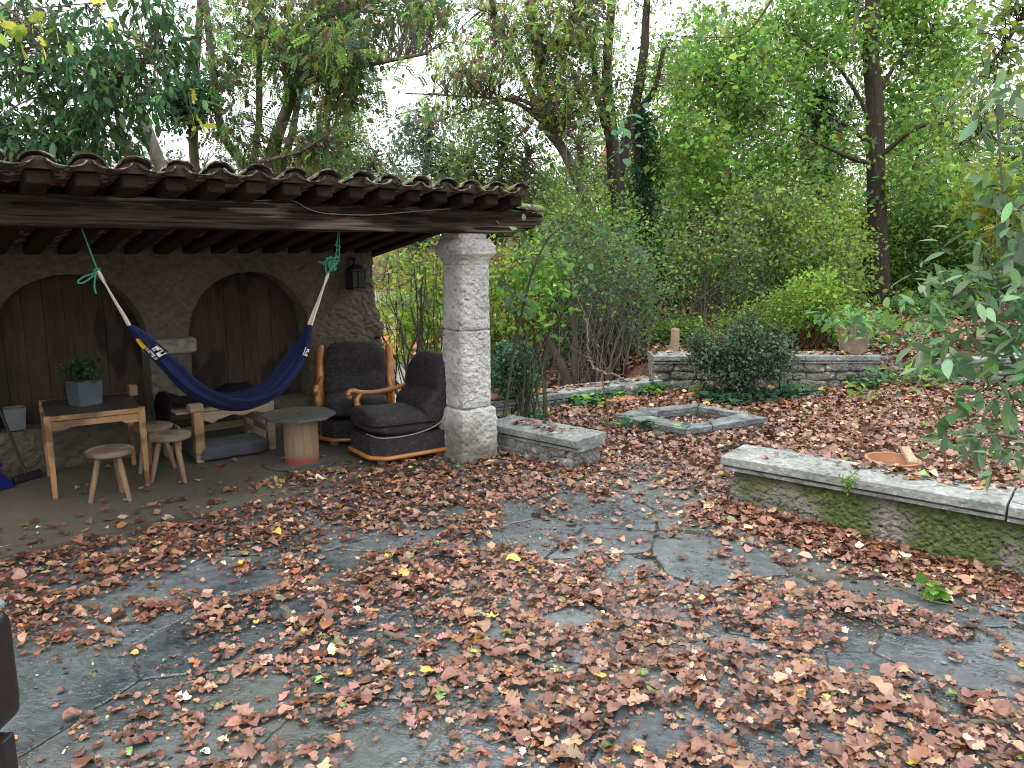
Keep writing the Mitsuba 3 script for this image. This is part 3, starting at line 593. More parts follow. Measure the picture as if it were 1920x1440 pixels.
def armchair(x, y, r, label, arms, posts):
    """forward = +x, left = +y in its own frame"""
    t = thing('armchair', label, 'armchair', 'worn dark velvet armchairs')
    P = lambda n, m, b, s=False, l=None: part(t, n, move(move(m).apply_scale([1.06, 1.10, 1.03]), x, y, FZ, r), b, smooth=s, label=l)
    plinth = Polygon([(-.36, -.30), (.30, -.30), (.405, -.20), (.405, .20), (.30, .30), (-.36, .30)]).buffer(.01)
    m = trimesh.creation.extrude_polygon(plinth, .17); m.apply_translation([0, 0, .085]); m = roughen(m, .05, .006, 8, 3)
    P('base', m, 'mat_velvet', 40)
    ring = np.array(plinth.buffer(.012).exterior.coords)
    ring = ring[:, :2]; K = 80; ls = Polygon(ring).exterior
    rp = np.array([ls.interpolate(q, normalized=True).coords[0] for q in np.linspace(0, 1, K)])
    P('skirting', tubes(np.c_[rp, np.full(K, .070)], np.full(K, .021), 8), 'mat_varnish', 50, 'varnished orange wood moulding around the base')
    for fx, fy in ((.30, .2), (.30, -.2), (-.28, .22), (-.28, -.22)): P('foot', move(lathe([(0, 0), (.045, 0), (.045, .05), (0, .05)], 20), fx, fy, -.001), 'mat_old_pot', 30)
    s = superbox(.74, .60, .20, 4.5, 5); vv = s.vertices
    vv[:, 2] += .035 * np.cos(np.clip(vv[:, 1] / .30, -1, 1) * np.pi / 2) * (vv[:, 2] > 0) + .03 * sst(.1, .36, vv[:, 0]); s.vertices = vv
    P('seat', roughen(move(s, .05, 0, .345), .04, .008, 7, 5), 'mat_velvet', 60)
    bk_ = superbox(.20, .62, .70, 5, 5); vv = bk_.vertices
    zz = vv[:, 2] / .35
    vv[:, 0] += .055 * np.exp(-((zz + .55) / .35) ** 2) * (vv[:, 0] > 0) + .03 * np.exp(-((zz - .45) / .4) ** 2) * (vv[:, 0] > 0) - .018 * np.exp(-((zz + .05) / .10) ** 2) * (vv[:, 0] > 0)
    vv[:, 1] *= 1 - .06 * sst(.3, 1, zz); bk_.vertices = vv
    bk_.apply_transform(rot(-20, [0, 1, 0]))
    P('back', roughen(move(bk_, -.30, 0, .625), .04, .007, 7, 9), 'mat_velvet', 60)
    # corded seams
    cs = spline([(.40, .10, .27), (.36, .27, .262), (.2, .318, .258), (0, .322, .27), (-.2, .322, .32), (-.33, .318, .43), (-.40, .31, .6)], 40)
    P('piping', tubes(np.vstack([cs]), np.full(40, .006), 6), 'mat_piping' if not posts else 'mat_velvet')
    cs = spline([(.425, .0, .365), (.41, .2, .36), (.30, .298, .365), (0, .306, .36), (-.2, .302, .35)], 30)
    P('piping', tubes(cs, np.full(30, .007), 6), 'mat_black_fleece')
    for s_ in arms:
        pa = spline([(-.24, s_ * .335, .60), (-.10, s_ * .335, .575), (.10, s_ * .34, .56), (.24, s_ * .345, .575), (.315, s_ * .345, .60), (.355, s_ * .345, .585), (.36, s_ * .345, .545), (.335, s_ * .345, .53)], 40)
        ra = np.interp(np.linspace(0, 1, 40), [0, .6, .8, 1], [.022, .024, .026, .020])
        P('armrest', tubes(pa, ra, 10), 'mat_varnish', 50, 'scrolled varnished wooden armrest')
        ps = spline([(.235, s_ * .345, .56), (.275, s_ * .34, .50), (.265, s_ * .335, .42), (.22, s_ * .33, .34), (.20, s_ * .325, .27)], 24)
        P('arm_support', tubes(ps, np.interp(np.linspace(0, 1, 24), [0, .4, 1], [.020, .030, .024]), 10), 'mat_varnish', 50)
    if posts:
        for s_ in (-1, 1):
            pb = spline([(-.22, s_ * .345, .25), (-.245, s_ * .345, .50), (-.29, s_ * .345, .70), (-.38, s_ * .34, .93)], 24)
            P('back_post', tubes(pb, np.interp(np.linspace(0, 1, 24), [0, .35, .4, .5, .95, 1], [.042, .046, .056, .044, .040, .028]), 8), 'mat_varnish', 50, 'tall varnished wooden post beside the back')
armchair(3.91, 7.42, -120, 'dark velvet armchair with wooden posts facing out, behind the spool table', (-1, 1), True)
armchair(3.91, 6.49, 176, 'dark velvet armchair with one wooden arm, side-on against the column', (-1,), False)

# ------------------------------------------------------------------ hammock
hk = thing('hammock', 'navy blue hammock slung on green ropes under the beam', 'hammock')
cen = spline([(1.385, 1.50), (1.45, 1.385), (1.53, 1.275), (1.63, 1.13), (1.78, .955), (2.02, .815), (2.25, .79), (2.47, .875), (2.66, 1.06), (2.755, 1.24), (2.805, 1.415)], 160)
tt = np.linspace(0, 1, 160)
def hprof(t):
    m = np.sin(np.pi * np.clip(t, 0, 1)) ** .7
    return .040 + .145 * m, .018 + .10 * m                        # half width across, depth of the trough
def hsurf(t, a, off=0.0):
    """point of the cloth at t along it, a from -1 (front edge) to 1 (back edge)"""
    x = np.interp(t, tt, cen[:, 0]); z = np.interp(t, tt, cen[:, 1])
    dx = np.gradient(cen[:, 0]); dz = np.gradient(cen[:, 1]); L = np.hypot(dx, dz)
    nx, nz = np.interp(t, tt, -dz / L), np.interp(t, tt, dx / L)
    hw, dp_ = hprof(t); ang = a * 1.75
    rip = (.013 * np.sin(a * 17 + 4 * t) + .009 * np.sin(a * 37 + 11 * t + 2 * np.sin(7 * t)) + .006 * np.sin(a * 60 - 9 * t)) * np.sin(np.pi * t) ** .4 + .004
    yy = 6.05 + (hw + rip * .6) * np.sin(ang) * .95
    hh_ = dp_ * (1 - np.cos(ang)) * .75 + rip + off * -1
    return np.stack([x + nx * hh_, yy - off * np.cos(ang * .5) * np.sign(np.where(a < 0, 1, -1)) * 0, z + nz * hh_], -1)
A_, T_ = np.meshgrid(np.linspace(-1, 1, 110), tt, indexing='xy')
S = hsurf(T_.ravel(), A_.ravel())
iq = np.arange(159)[:, None] * 110 + np.arange(109)[None]
part(hk, 'cloth', (S, np.stack([iq, iq + 1, iq + 111, iq + 110], -1).reshape(-1, 4)), 'mat_navy', smooth=True, uv=np.c_[T_.ravel(), A_.ravel() * .5 + .5])
def patch(name, t0, t1, a0, a1, mat, label):
    n1, n2 = 30, 30
    tq, aq = np.meshgrid(np.linspace(t0, t1, n1), np.linspace(a0, a1, n2), indexing='ij')
    p = hsurf(tq.ravel(), aq.ravel())
    e = 1e-3
    nrm = np.cross(hsurf(tq.ravel() + e, aq.ravel()) - p, hsurf(tq.ravel(), aq.ravel() + e) - p); nrm /= np.linalg.norm(nrm, axis=1, keepdims=True)
    nrm *= np.sign((nrm * (CAM - p)).sum(1, keepdims=True))
    iq = np.arange(n1 - 1)[:, None] * n2 + np.arange(n2 - 1)[None]
    part(hk, name, (p + nrm * .004, np.stack([iq, iq + n2, iq + n2 + 1, iq + 1], -1).reshape(-1, 4)), mat, smooth=True, uv=np.c_[((tq - t0) / (t1 - t0)).ravel(), ((aq - a0) / (a1 - a0)).ravel()], label=label)
patch('motif', .150, .225, -1.0, .12, 'mat_motif', 'black and white woven geometric motif at the left end')
patch('stripe', .082, .148, -.42, -.12, 'mat_yellow_thread', 'short bright yellow woven stripe')
patch('motif', .850, .895, -.92, -.25, 'mat_motif', 'small black and white woven motif at the right end')
def cords(t, apex, n):
    for k in range(n):
        a = -1 + 2 * (k + .5) / n
        p0 = hsurf(np.array([t]), np.array([a * .9]))[0]
        mid = p0 * .55 + apex * .45 + np.array([.0, .0, -.004])
        m = spline([p0, p0 * .8 + apex * .2 + (0, 0, .003), mid, p0 * .12 + apex * .88, apex], 12)
        yield m
apL, apR = np.array([1.225, 6.05, 1.90]), np.array([2.975, 6.05, 1.84])
for apex, t in ((apL, 0.0), (apR, 1.0)):
    c_ = list(cords(t, apex, 12))
    part(hk, 'suspension_cord', tubes(np.array(c_), np.full((12, 12), .0046), 6), 'mat_cord', smooth=40)
    d_ = (hsurf(np.array([t]), np.array([0.]))[0] - apex); d_ /= np.linalg.norm(d_)
    part(hk, 'cord_wrapping', tubes(np.linspace(apex - d_ * .01, apex + d_ * .11, 8), [.009, .012, .014, .014, .013, .011, .009, .007], 10), 'mat_cord', smooth=40)
def rope(pts, r=.0055, n=50): return tubes(spline(pts, n), np.full(n, r), 7)
xL = np.array([1.15, 6.07, 2.20])
part(hk, 'rope', rope([xL, (apL + xL) / 2, apL]), 'mat_green_rope', smooth=40)
part(hk, 'bow', cat([rope([apL, apL + (-.03, -.01, -.02), apL + (-.10, -.03, -.045), apL + (-.135, -.03, -.075), apL + (-.11, -.03, -.085), apL + (-.05, -.02, -.05), apL], .006), rope([apL, apL + (-.02, -.02, -.03), apL + (-.035, -.03, -.11), apL + (-.03, -.03, -.16)], .006, 20), rope([apL + (.015, -.01, .01), apL + (-.02, -.02, .005), apL + (-.02, .01, -.02), apL + (.015, .01, -.015), apL + (.01, -.015, .012)], .007, 24)]), 'mat_green_rope', smooth=40)
xR = np.array([3.095, 6.07, 2.20])
part(hk, 'rope', cat([rope([xR, (3.07, 6.06, 2.08), (3.05, 6.05, 1.98), apR]), rope([xR + (.01, 0, 0), (3.085, 6.045, 2.06), (3.075, 6.05, 1.95), apR + (.02, 0, .02)])]), 'mat_green_rope', smooth=40)
r4 = np.random.default_rng(2)
kn = [apR + np.array([.045 + r4.normal(0, .045), r4.normal(0, .02), .06 + r4.normal(0, .035)]) for _ in range(26)] + [np.array([3.06, 6.04, 1.98 + .02 * k]) + r4.normal(0, .018, 3) for k in range(8)]
part(hk, 'knot', rope(kn, .0055, 300), 'mat_green_rope', smooth=40, label='tangled green knot at the right end')

# ------------------------------------------------------------------ low walls of the yard
def coping_prof(w, ztop):
    """section of a moulded coping across its width"""
    h = w / 2
    q = [(.035, .118), (.022, .112), (.022, .088), (.050, .084), (.050, .074), (0, .066), (0, .006), (.012, 0)]
    return [(-h + a, ztop - b) for a, b in q] + [(h - a, ztop - b) for a, b in q[::-1]]
def coping_slab(a, b, w, ztop, seed, amp=.006):
    a, b = np.array(a, float), np.array(b, float)
    L = np.linalg.norm(b - a); d = (b - a) / L
    m = trimesh.creation.extrude_polygon(Polygon(coping_prof(w, ztop)), L)
    M = np.eye(4); M[:3, 0] = [d[1], -d[0], 0]; M[:3, 1] = [0, 0, 1]; M[:3, 2] = [d[0], d[1], 0]; M[:2, 3] = a
    if np.linalg.det(M[:3, :3]) < 0: M[:3, 0] *= -1
    m.apply_transform(M); trimesh.repair.fix_normals(m)
    return roughen(m, .035, amp, 14, seed, 4)
def wall_between(a, b, t, z0, z1, amp=.02, seed=0, res=.05):
    a, b = np.array(a, float), np.array(b, float); d = (b - a) / np.linalg.norm(b - a); s = np.array([-d[1], d[0]]) * t / 2
    m = trimesh.creation.extrude_polygon(Polygon([a + s, b + s, b - s, a - s]), z1 - z0); m.apply_translation([0, 0, z0])
    return roughen(m, res, amp, 9, seed, 4)
rw = thing('mossy_wall', 'low rendered wall with patches of moss and a broad grey stone coping', 'wall')
wb = hullm(*[trimesh.Trimesh([(*mw(.09 - k * .05, .085 - k * .07), z), (*mw(.09 - k * .05, .42), z), (*mw(5.0, .085 - k * .07), z), (*mw(5.0, .42), z), (*mw(.09 - k * .05, .085 - k * .07), z + .001)], [(0, 1, 2)], process=False) for k, z in ((0, .292), (1, -.16))])
part(rw, 'body', roughen(wb, .018, .010, 22, 4, 5), 'mat_moss_wall', smooth=50)
for k, (y0, y1) in enumerate([(0, .975), (.985, 1.955), (1.970, 2.95), (2.96, 3.95), (3.96, 4.9)]):
    part(rw, 'coping_slab', coping_slab(mw(y0, .25), mw(y1, .25), .50, .400 + .004 * (k % 2), 20 + k, .0045), 'mat_cope', smooth=30)
# short wall that stands against the column, rubble under its slab
bw = thing('stone_bench', 'short low rubble wall under one thick grey slab beside the column', 'wall')
b0, b1 = np.array([5.125, 5.02]), np.array([4.93, 6.20])
part(bw, 'coping_slab', coping_slab(b0, b1, .50, .285, 31, .007), 'mat_cope', smooth=30)
part(bw, 'core', wall_between(b0 + (b1 - b0) * .12, b1, .30, -.03, .165, .01, 3), 'mat_rubble', smooth=50)
r5 = np.random.default_rng(21)
dv = (b1 - b0) / np.linalg.norm(b1 - b0); sv = np.array([-dv[1], dv[0]])
for k in range(5):
    for rowi in range(2):
        w = .22 + r5.uniform(-.05, .05); c = b0 + dv * (.20 + k * .205 + (rowi * .07)) + sv * (.160 + r5.uniform(-.012, .008))
        m = superbox(w, .12, .10, 9, 2); m = move(m, 0, 0, 0, math.degrees(math.atan2(dv[1], dv[0])) + r5.uniform(-8, 8))
        part(bw, 'stone', roughen(move(m, c[0], c[1], .035 + rowi * .09), .03, .028, 10, k * 3 + rowi, 4), 'mat_rubble', smooth=60)
for k in range(3):
    for rowi in range(2):
        c = b0 + dv * .10 + sv * (-.13 + k * .12)
        m = superbox(.14, .13, .10, 9, 2)
        part(bw, 'stone', roughen(move(m, c[0], c[1], .035 + rowi * .09, r5.uniform(-12, 12)), .03, .028, 10, 50 + k * 3 + rowi, 4), 'mat_rubble', smooth=60)
# long low wall on the left, behind the canes
lw = thing('edging_wall', 'very low mossy wall with a long coping running behind the canes', 'wall')
part(lw, 'body', wall_between((4.75, 7.66), (8.7, 7.34), .34, -.6, .075, .02, 8, .08), 'mat_rubble', smooth=50)
le = [np.array([4.7, 7.665]) + (np.array([8.75, 7.335]) - np.array([4.7, 7.665])) * t for t in (0, .2, .405, .61, .80, 1.0)]
for k in range(5): part(lw, 'coping_slab', coping_slab(le[k], le[k + 1] - (le[k + 1] - le[k]) * .008, .42, .165 + .006 * (k % 2), 40 + k, .008), 'mat_cope', smooth=30)
for k, t in enumerate((.30, .45)):
    p = le[0] + (le[-1] - le[0]) * t
    m = roughen(bbox(.55, .26, .022, .006), .05, .006, 9, k)
    one('roof_tile', 'flat red clay tile lying on the low wall behind the canes, %s one' % ('nearer' if k == 0 else 'farther'), 'tile', move(m, p[0], p[1], .192, -4 + k * 5), 'mat_terracotta', smooth=40)
# far wall, coursed rubble and coping, in two lengths
def far_wall(A, B, label, seed, z1=.50):
    t = thing('garden_wall', label, 'wall')
    A, B = np.array(A), np.array(B); L = np.linalg.norm(B - A); d = (B - A) / L; s = np.array([-d[1], d[0]])
    if s @ FH[:2] > 0: s = -s                                       # towards the yard
    part(t, 'core', wall_between(A - s * .195, B - s * .195, .35, -.1, z1 - .115, .008, seed, .12), 'mat_rubble', smooth=50)
    n = int(L / .95); e = np.linspace(0, L, n + 1)
    for k in range(n):
        part(t, 'coping_slab', coping_slab(A + d * e[k] - s * .19, A + d * (e[k + 1] - .012) - s * .19, .56, z1 + .004 * (k % 2), seed + k, .006), 'mat_cope', smooth=30)
    rr = np.random.default_rng(seed); z = -.04
    for h in (.17, .12, .14):
        x = .02
        while x < L - .12:
            w = min(rr.uniform(.14, .48), L - x); hh2 = h * rr.uniform(.85, 1.12)
            m = superbox(w - .004, .18, hh2 - .004, rr.uniform(5, 10), 2); m.apply_transform(rot(rr.uniform(-5, 5), [0, 1, 0]))
            m = roughen(m, .045, .024, 8, int(x * 90 + z * 1000) & 255, 4)
            c = A + d * (x + w / 2) - s * (.045 + rr.uniform(-.015, .012))
            part(t, 'stone', move(m, c[0], c[1], z + h / 2 + rr.uniform(-.01, .01), math.degrees(math.atan2(d[1], d[0]))), 'mat_rubble', smooth=60)
            x += w
        z += h
    c = B - s * .2
    return t
far_wall(WA, WB, 'low stone wall with moulded coping behind the dark round bush', 60)
far_wall((11.80, 4.42), (14.6, 2.55), 'low stone wall beyond the gap, half hidden by the laurel leaves', 90)
for k in range(3):                                                 # steps in the gap
    c = np.array([11.62, 4.86]) + WN * (.25 + k * .42)
    one('garden_step', ('lowest', 'middle', 'topmost')[k] + ' leaf covered stone step in the gap between the two garden walls', 'step', move(roughen(bbox(.34, .95, .13, .02), .08, .012, 8, k), c[0], c[1], .06 + k * .125, math.degrees(math.atan2(WN[1], WN[0]))), 'mat_cope', smooth=40)

# ------------------------------------------------------------------ sunken basin framed by flags
bs = thing('stone_basin', 'square sunken basin of still brown water framed by grey flags', 'basin')
OC = [onz(x, y, .11)[:2] for x, y in [(1150, 779), (1284, 806), (1336, 800), (1440, 784), (1312, 756), (1192, 768)]]
IC = [onz(x, y, .11)[:2] for x, y in [(1222, 779), (1296, 795), (1330, 790), (1385, 776), (1308, 763), (1236, 772)]]
for k in range(6):
    q = Polygon([OC[k], OC[(k + 1) % 6], IC[(k + 1) % 6], IC[k]]).buffer(-.006)
    if q.area < .004: continue
    m = trimesh.creation.extrude_polygon(q, .055); m.apply_translation([0, 0, .055 + .004 * (k % 3)])
    part(bs, 'rim_flag', roughen(m, .05, .014, 8, k), 'mat_basin', smooth=40)
ip = Polygon(IC).buffer(.02); op = Polygon(OC).buffer(-.03)
m = trimesh.creation.extrude_polygon(op.difference(ip), .40); m.apply_translation([0, 0, -.346]); part(bs, 'lining', m, 'mat_rubble')
m = trimesh.creation.extrude_polygon(ip.buffer(.01), .02); m.apply_translation([0, 0, -.26]); part(bs, 'bottom', m, 'mat_earth')
m = trimesh.creation.extrude_polygon(ip.buffer(.005), .262); m.apply_translation([0, 0, -.238]); part(bs, 'water', m, 'mat_water')

# ------------------------------------------------------------------ small things in the yard
def pot(prof, x, y, z, mat, n=40): return move(lathe(prof, n), x, y, z)
tp = thing('terracotta_bowl', 'wide terracotta bowl sunk in the leaves behind the mossy wall', 'pot')
pb_ = onz(1672, 880, .17)
part(tp, 'bowl', pot([(0, -.10), (.15, -.10), (.205, .0), (.225, .045), (.222, .052), (.20, .052), (.19, .01), (.14, -.085), (0, -.085)], pb_[0], pb_[1], .215, 'x'), 'mat_terracotta', smooth=35)
c0 = pb_ + RT * .14
one('broken_timber', 'pale broken piece of timber resting on the rim of the terracotta bowl', 'wood', move(roughen(beam_between((-.14, -.10, .0), (.14, .10, .05), .075, .045, .006), .03, .008, 12, 3), c0[0], c0[1], .262), 'mat_old_wood', smooth=40)
fp = thing('flower_pot', 'weathered grey-brown pot planted with greenery on the end of the stone wall', 'pot')
pc = WB - (WB - WA) / np.linalg.norm(WB - WA) * .30 + WN * .20
part(fp, 'pot', pot([(0, 0), (.17, 0), (.185, .05), (.235, .36), (.25, .38), (.25, .43), (.225, .43), (.20, .36), (0, .36)], pc[0], pc[1], .502, 'x'), 'mat_old_pot', smooth=35)
pc2 = np.array([12.45, 4.20])
lp = one('flower_pot', 'smaller brown pot behind the laurel leaves on the far right wall', 'pot', pot([(0, 0), (.12, 0), (.17, .25), (.18, .25), (.18, .29), (.16, .29), (.14, .22), (0, .22)], pc2[0], pc2[1], .503, 'x'), 'mat_old_pot', smooth=35)
def log(name, label, p, L, r, ang, mat='mat_bark', tilt=0.0, flip=False):
    d = np.array([math.cos(math.radians(ang)), math.sin(math.radians(ang)), tilt]); K = 8
    c = np.linspace(-.5, .5, K)[:, None] * d * L + np.array(p)
    V, F = tubes(c, r * (1 + .12 * np.sin(np.arange(K) * 2.1)), 12)
    V = V + (meshkit.fbm(V * 20, 3, 4)[:, None] - .5) * r * .5
    return one(name, label, 'log', (V, F), mat, smooth=40)
g = lambda px, py, z=0.03: onz(px, py, z)
one('stone_block', 'small upright grey stone standing at the end of the low edging wall', 'stone', move(roughen(superbox(.20, .14, .20, 5, 3), .04, .02, 9, 1), *g(1183, 742)[:2], .08), 'mat_rubble', smooth=50)
one('flat_stone', 'flat pale stone lying among leaves before the edging wall', 'stone', move(roughen(superbox(.50, .22, .06, 5, 3), .05, .015, 7, 2), *g(1165, 748)[:2], .02, -15), 'mat_terracotta', smooth=50)
one('stone_block', 'mossy half buried boulder in front of the dark round bush', 'stone', move(roughen(superbox(.42, .30, .20, 4, 3), .05, .03, 6, 3), *g(1320, 738)[:2], .05, -30), 'mat_moss_wall', smooth=50)
one('flat_stone', 'pinkish broken stone left of the boulder by the bush', 'stone', move(roughen(superbox(.16, .12, .10, 4, 2), .04, .02, 9, 4), *g(1297, 742)[:2], .03), 'mat_terracotta', smooth=50)
one('flat_stone', 'dark slate lying in the leaves behind the end of the mossy wall', 'stone', move(roughen(bbox(.46, .26, .03, .008), .05, .006, 8, 5), *g(1452, 852, .10)[:2], .10, -35), 'mat_slab', smooth=40)
fpst = WA + (WB - WA) * .13
one('fence_post', 'short weathered wooden post standing behind the left end of the stone wall', 'post', boxat(fpst[0] + .28, fpst[0] + .38, fpst[1] + .36, fpst[1] + .46, .1, .84, .008), 'mat_old_wood')
# dark upright stand at the left edge of the picture
bpnt = lambda px, py, d=1.55: at(px, py, d)
sd = thing('black_stand', 'black slotted metal post with a rounded black casing close at hand', 'stand')
pA = bpnt(8, 1380); px_, py_ = pA[0], pA[1]
angs = math.degrees(AZ) - 90
def stand(m): return move(m, px_ - RT[0] * .040, py_ - RT[1] * .040, 0, angs)
part(sd, 'post', stand(cat([boxat(-.055, -.04, -.02, .02, .02, .98, .002), boxat(.035, .05, -.02, .02, .02, .98, .002), boxat(-.0395, .0345, .008, .018, .02, .98, .001)])), 'mat_black_iron')
for k in range(7): part(sd, 'slot_ring', stand(move(trimesh.creation.torus(.018, .0045, major_sections=20, minor_sections=8), .006, .001, .60 + k * .055).apply_transform(np.eye(4))), 'mat_black_iron', smooth=40)
part(sd, 'casing', stand(move(superbox(.15, .14, .26, 9, 4), -.03, 0, 1.125)), 'mat_black_plastic', smooth=60)
part(sd, 'lid', stand(hullm(boxat(-.105, .035, -.065, .065, 1.26, 1.275, .004), boxat(-.105, -.02, -.05, .05, 1.33, 1.345, .004))), 'mat_grey_plastic')

# ------------------------------------------------------------------ leaves
def blade(n, wfn, fold=.12, bend=-.12):
    """a leaf of unit length along +x, n stations, ribs left and right of the vein"""
    u = np.linspace(0, 1, n + 1); V = [(0, 0, 0)]
    for q in u[1:-1]:
        w = wfn(q); z = bend * q * q
        V += [(q, w, z + fold * w), (q, 0, z), (q, -w, z + fold * w)]
    V.append((1, 0, bend)); F = [(0, 2, 1), (0, 3, 2)]
    for k in range(n - 2):
        o = 1 + 3 * k
        F += [(o, o + 1, o + 4), (o, o + 4, o + 3), (o + 1, o + 2, o + 5), (o + 1, o + 5, o + 4)]
    o = 1 + 3 * (n - 2); t = len(V) - 1
    F += [(o, o + 1, t), (o + 1, o + 2, t)]
    return np.array(V, float), np.array(F)
ovate = lambda q: .34 * math.sin(math.pi * q ** .8) ** .9
oval = lambda q: .20 * math.sin(math.pi * q ** .85) ** .85
L_KITE = (np.array([(0, 0, 0), (.42, .30, .05), (1, 0, -.10), (.42, -.30, .05)], float), np.array([(0, 2, 1), (0, 3, 2)]))
L_OV = blade(3, ovate, .25, -.15)
L_LAUREL = blade(5, oval, .30, -.16)
L_BROAD = blade(4, lambda q: .46 * math.sin(math.pi * q ** .6) ** .8, .15, -.2)
def _lobed():
    a = np.linspace(-2.6, 2.6, 11); r = np.array([.45, .30, .62, .36, .80, .42, .80, .36, .62, .30, .45])
    a = np.r_[a, math.pi]; r = np.r_[r, .12]
    o = np.c_[.4 + np.cos(a) * r * .62, np.sin(a) * r * .62, -.12 * r ** 2]
    o[5] = (1, 0, -.1); o = o[:11]
    V = np.vstack([[(0.0, 0, 0)], [(.4, 0, .03)], o]); n = 11
    F = [(1, 2 + k, 3 + k) for k in range(n - 1)] + [(1, 0, 2), (1, 12, 0)]
    return V, np.array(F)
L_LOBED = _lobed()
def _pinnate(pairs=6):
    V, F = [], []
    def put(o, d, L):
        s = np.array([-d[1], d[0], 0]); k = len(V)
        V.extend([o, o + d * L * .5 + s * L * .27 + (0, 0, .01), o + d * L + (0, 0, -.03), o + d * L * .5 - s * L * .27 + (0, 0, .01)])
        F.extend([(k, k + 2, k + 1), (k, k + 3, k + 2)])
    for i in range(pairs):
        q = .18 + .75 * i / pairs; o = np.array([q, 0, -.25 * q * q])
        for s in (-1, 1): put(o, np.array([.45, s * .88, -.15]), .24)
    put(np.array([.95, 0, -.23]), np.array([1.0, 0, -.3]), .24)
    k = len(V); V.extend([np.array([0, .006, 0]), np.array([.95, .004, -.23]), np.array([0, -.006, 0])]); F.append((k, k + 1, k + 2))
    return np.array(V, float), np.array(F)
L_PIN = _pinnate()
def _unit(v): return v / (np.linalg.norm(v, axis=-1, keepdims=True) + 1e-12)
def strew(tmpl, P, D, N, L, C, wid=1.0, vary=None, rg=None):
    """leaves of one template: base points P, directions D, upward hints N, lengths L, colours C"""
    V0, F0 = tmpl; n = len(P)
    D = _unit(D); S = _unit(np.cross(N, D)); U = np.cross(D, S); L = np.broadcast_to(L, (n,))[:, None, None]
    W = np.broadcast_to(wid, (n,))[:, None, None]
    V = P[:, None] + L * (V0[None, :, :1] * D[:, None] + V0[None, :, 1:2] * W * S[:, None] + V0[None, :, 2:] * U[:, None])
    F = F0[None] + (np.arange(n) * len(V0))[:, None, None]
    return V.reshape(-1, 3), F.reshape(-1, 3), np.repeat(C, len(V0), 0)
def joined(parts):
    V, F, C, o = [], [], [], 0
    for v, f, c in parts:
        V.append(v); F.append(f + o); C.append(c); o += len(v)
    return (np.vstack(V), np.vstack(F)), np.vstack(C)
def jit(C, rg, s=.22, hue=.08):
    n = len(C)
    return np.clip(C * np.exp(rg.normal(0, s, (n, 1))) * np.exp(rg.normal(0, hue, (n, 3))), 0.004, .75)

# --- the litter: dry oak and lime leaves
def dry(seed, n, lobes):
    r = np.random.default_rng(seed)
    ph = r.uniform(0, 6)
    wf = (lambda q: .27 * math.sin(math.pi * min(q * .96 + .04, 1) ** .9) ** .7 * (1 + .42 * math.sin(q * 2 * math.pi * 3.6 + ph))) if lobes else (lambda q: .36 * math.sin(math.pi * q ** .8) ** .8)
    V, F = blade(n, wf, 0, 0)
    c1, c2, c3 = r.uniform(.0, 1.5), r.uniform(-.6, .5), r.uniform(-.8, .8)
    V[:, 2] = c1 * V[:, 1] ** 2 + c2 * (V[:, 0] - .5) ** 2 + c3 * V[:, 1] * (V[:, 0] - .5) + r.normal(0, .045, len(V))
    V[:, 0] -= .5; V[:, 2] -= V[:, 2].min()
    return V, F
DRY_HI = [dry(k, 9 if k % 3 else 6, k % 4 != 0) for k in range(15)]
DRY_LO = [dry(100 + k, 5, k % 2 == 0) for k in range(10)]
DRY_FAR = [dry(200 + k, 4, False) for k in range(6)]
BROWNS = np.array([(.215, .110, .078), (.160, .075, .050), (.285, .170, .120), (.110, .050, .034), (.36, .25, .18), (.185, .098, .078), (.245, .120, .055), (.075, .040, .030), (.255, .155, .120), (.44, .34, .25)]) * np.array([.84, .765, .69])
BRW = np.array([.19, .17, .13, .13, .07, .11, .05, .07, .06, .02])
ODD = np.array([(.42, .32, .07), (.12, .20, .05), (.26, .34, .17), (.42, .18, .05), (.46, .42, .30)])
def lay(tmpls, XY, Z, L, C, rg, tilt=.30):
    out = []; n = len(XY); which = rg.integers(0, len(tmpls), n); yaw = rg.uniform(0, 2 * np.pi, n)
    D = np.c_[np.cos(yaw), np.sin(yaw), rg.normal(0, tilt * .6, n)]; N = np.c_[rg.normal(0, tilt, n), rg.normal(0, tilt, n), np.where(rg.random(n) < .2, -1, 1)]
    P = np.c_[XY, Z]
    for k, t in enumerate(tmpls):
        m = which == k
        if m.any(): out.append(strew(t, P[m], D[m], N[m], L[m], C[m], rg.uniform(.75, 1.25, m.sum())))
    return out
rl = np.random.default_rng(41)
def field(xy):
    """how thick the leaves lie on the paving, 0 to 1"""
    p = np.c_[xy * 1.25, xy[:, :1] * 0]; q = np.c_[xy * 4.2, xy[:, :1] * 0]
    d = .55 * meshkit.fbm(p, 3, 11) + .45 * meshkit.fbm(q, 2, 17)
    f = sst(.42, .60, d)
    x, y = xy[:, 0], xy[:, 1]
    f = np.maximum(f, .95 * sst(.75, .15, np.abs((xy - MF) @ MN + .12)) * (y < 3.9))          # drift along the mossy wall
    f = np.maximum(f, (.55 + .5 * d) * sst(4.5, 5.3, y + .25 * np.maximum(x - 3.2, 0)) * sst(1.5, 3.0, x))
    f = np.maximum(f, (.3 + .5 * d) * sst(4.6, 5.5, y))
    f *= 1 - .62 * sst(2.4, .6, x) * sst(5.2, 3.4, y)
    f *= 1 - .75 * sst(.5, .1, np.hypot((x - 4.75) / 1.0, (y - 3.95) / .8) - .15)                      # bare flags by the opening
    return np.clip(f, .03, 1)
def inview(P, mx=60, zt=0):
    q = pix(P); d = (P - CAM) @ FH
    return (d > .5) & (q[:, 0] > -mx) & (q[:, 0] < 1920 + mx) & (q[:, 1] < 1440 + mx)
